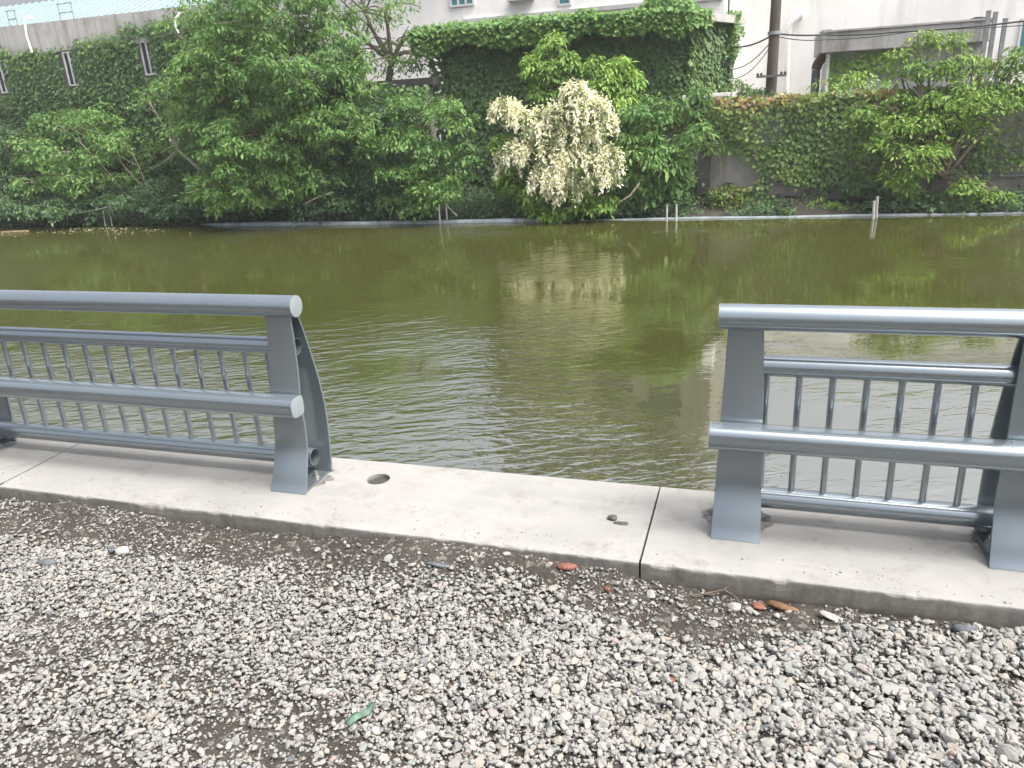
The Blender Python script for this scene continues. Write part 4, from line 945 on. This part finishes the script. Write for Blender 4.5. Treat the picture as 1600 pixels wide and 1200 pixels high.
# low bushes along the foot of the right wall and block
for k, (lab, bl, mt) in enumerate((('small bright green bush at the wall foot between the stakes', ((1285, 318, 18.1, 30, 10), (1310, 325, 18, 20, 7)), L_BRIGHT),
        ('dense low bush hanging under the creeper below the right tree', ((1420, 305, 18.2, 18, 22), (1400, 322, 18.1, 30, 9)), L_BRIGHT),
        ('low weeds at the foot of the ivy block right of the flowering bush', ((1040, 322, 18.3, 50, 8), (1000, 318, 18.5, 30, 12), (1080, 328, 18.1, 30, 7)), L_TREE),
        ('pale drooping sprig hanging on the bare patch of the right wall', ((1335, 285, 18.2, 35, 7), (1350, 292, 18.1, 25, 6)), L_BLUE),
        ('brownish scrub on the wall foot beside the dark pier', ((1130, 305, 18.3, 40, 20), (1175, 320, 18.2, 30, 12), (1060, 285, 18.6, 25, 35)), L_IVYW),
        ('dark weeds in the lower right corner of the far bank', ((1500, 318, 18.1, 60, 10), (1580, 315, 18.1, 50, 14)), L_BLUE))):
    bb = [B(*q) for q in bl]; tree('wall_foot_bush', lab, (bb[0][0], bb[0][1], bb[0][2]-bb[0][5]-.05), bb, mt, 'bush', L=.10, nl=26, tr=.015, seed=40+k, rad=(.1, .2), group='low bushes at the foot of the far walls')
# ground cover over the whole far shelf
n = 80000; x = RL.uniform(-27, 9, n); y = RL.uniform(17.45, 19.2, n); zb_ = np.interp(y, [q[0] for q in prof], [q[1] for q in prof])
dn = sstep(.38, .6, fbm(x*.9, y*.9, 101))*np.where(x > -1, .5, 1)
dn = np.maximum(dn, .75*(x < -1.5))
k = RL.uniform(size=n) < dn; x, y, zb_ = x[k], y[k], zb_[k]; n = len(x)
P = np.stack([x, y, np.maximum(zb_, ZW+.02)+RL.uniform(0, .34, n)*fbm(x*1.7, y*1.7, 103)*(1+1.0*(x < -1.5))], 1)
D = np.stack([RL.normal(0, .8, n), RL.normal(-.4, .6, n), RL.normal(.1, .6, n)], 1); L = .11*np.exp(RL.normal(0, .3, n))
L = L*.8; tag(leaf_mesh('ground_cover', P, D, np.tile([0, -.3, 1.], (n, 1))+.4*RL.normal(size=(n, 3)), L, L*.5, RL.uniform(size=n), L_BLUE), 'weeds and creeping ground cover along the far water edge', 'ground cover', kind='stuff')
# twigs and long roots hanging to the water, bare stems
def stem(label, pts, r, m=M_PALEBARK):
    mb = MB(); mb.tube([np.array(q) for q in pts], list(np.linspace(r, r*.4, len(pts))), 6); tag(mb.build('bare_branch', m, None, smooth=True), label, 'branch', 'bare branches over the far bank')
stem('pale bare branch sticking out low between the two dark shrubs', [at(520, 300, 17.0), at(495, 309, 16.9), at(472, 320, 16.9)], .022)
stem('thin pale branch curving down right of the flowering bush', [at(1000, 285, 17.3), at(985, 305, 17.2), at(966, 317, 17.2)], .022)

# ------------------------------------------------------------------ waterline: pipes, stakes, floating litter
def edge_pipe(label, pts, r):
    pts = [np.array(q) for q in pts]; out = []
    for a, b in zip(pts[:-1], pts[1:]):
        for t in np.linspace(0, 1, 8, endpoint=False): out.append(a+(b-a)*t)
    out.append(pts[-1]); mb = MB(); mb.tube(out, r, 14); tag(mb.build('floating_pipe', M_PIPEBLUE, None, smooth=True), label, 'pipe', 'blue grey pipes along the far waterline')
def wl(px, Y, dz=.0): p = at(px, 340, Y); return np.array([p[0], Y, ZW+dz])
edge_pipe('blue grey pipe floating along the bank left of the flowering bush', [wl(312, 17.5, -.06), wl(360, 17.2, .01), wl(430, 17.1, .03), wl(560, 17.15, .0), wl(700, 17.2, .0), wl(850, 17.3, .01)], .075)
edge_pipe('blue grey pipe floating along the bank from the flowering bush to the right', [wl(905, 17.35, -.03), wl(1000, 17.36, -.01), wl(1100, 17.4, .0), wl(1230, 17.42, -.012), wl(1350, 17.45, .004), wl(1480, 17.47, -.012), wl(1620, 17.5, .0), wl(2000, 17.5, .0)], .042)
def stake(px, pt, pb, Y, label, r=.028, lean=0.):
    r *= .8
    a = at(px+lean, pt, Y); b = at(px, pb, Y); root = None
    mb = MB(); mb.tube([(b[0], Y, ZW-.4), (a[0], Y, a[2])], r, 10); mb.tube([(a[0], Y, a[2]-.002), (a[0], Y, a[2]+.012)], r*1.15, 10)
    tag(mb.build('stake', M_STAKE, None, smooth=True), label, 'stake', 'pale stakes standing in the water at the far bank')
stake(686, 320, 347, 17.05, 'pale stake before the ivy block front, nearer one of its pair')
stake(697, 318, 338, 17.35, 'short stake propped by a thin slanting rod before the ivy block')
mb = MB(); mb.tube([at(698, 320, 17.35)-np.array([0, .03, 0]), at(714, 337, 17.3)], .014, 6); tag(mb.build('brace_rod', M_STAKE, None, smooth=True), 'thin slanting rod propping the short stake', 'rod')
stake(1042, 321, 352, 17.1, 'slim stake right of the flowering bush, left of its pair', .026)
stake(1057, 320, 350, 17.1, 'slim stake right of the flowering bush, right of its pair', .026)
stake(1365, 315, 348, 17.0, 'shorter of two stakes below the right tree', .032, 1)
stake(1371, 308, 338, 17.25, 'taller of two stakes below the right tree', .032)
stake(161, 329, 345, 17.4, 'left leg stake holding the long bare pole at far left', .02)
stake(172, 323, 344, 17.4, 'right leg stake holding the long bare pole at far left', .02, -2)
mb = MB(); mb.tube([at(55, 331, 17.45), at(85, 334, 17.42), at(120, 333, 17.4), at(150, 328, 17.38), at(173, 322, 17.38)], .02, 6); tag(mb.build('bare_pole', M_STAKE, None, smooth=True), 'long thin pale pole lying on the two far left stakes', 'pole')
a = wl(28, 16.9); mb = MB(); mb.box(-.42, .42, -.05, .05, -.02, .025); o = mb.build('plank', M_WOOD, bevel=.008); o.location = (a[0]+.1, 16.6, ZW); o.rotation_euler = (0, 0, .15); tag(o, 'short wet plank floating at the far left edge of the pond', 'plank')
n = 240; x = np.concatenate([RL.normal(-17.5, 1.6, n//2), RL.uniform(-21, -14.5, n-n//2)]); y = 16.9 - np.abs(RL.normal(0, .45, n)) + .25*np.sin(x)
P = np.stack([x, y, np.full(n, ZW+.006)], 1); D = np.stack([RL.normal(size=n), RL.normal(size=n), np.zeros(n)], 1); L = RL.uniform(.02, .075, n)
tag(leaf_mesh('floating_leaves', P, D, np.tile([0, 0, 1.], (n, 1)), L, L*.7, np.clip(.5+.3*RL.normal(size=n), 0, 1), L_CREAM), 'scattered leaves and scum floating off the far left bank', 'floating litter', kind='stuff')

# ------------------------------------------------------------------ the damp air over the pond
hm = bpy.data.materials.new('damp_air'); hm.use_nodes = True; hn = hm.node_tree.nodes; hn.remove(hn['Principled BSDF'])
pv = hn.new('ShaderNodeVolumePrincipled'); pv.inputs['Color'].default_value = (.9, .94, .96, 1); pv.inputs['Density'].default_value = .0013; pv.inputs['Anisotropy'].default_value = .2
hm.node_tree.links.new(pv.outputs[0], hn['Material Output'].inputs['Volume'])
mb = MB(); mb.box(-95, 95, -95, 60, -2.6, 13.0)
tag(mb.build('haze', hm), 'thin pale haze over the pond', 'haze', kind='stuff')
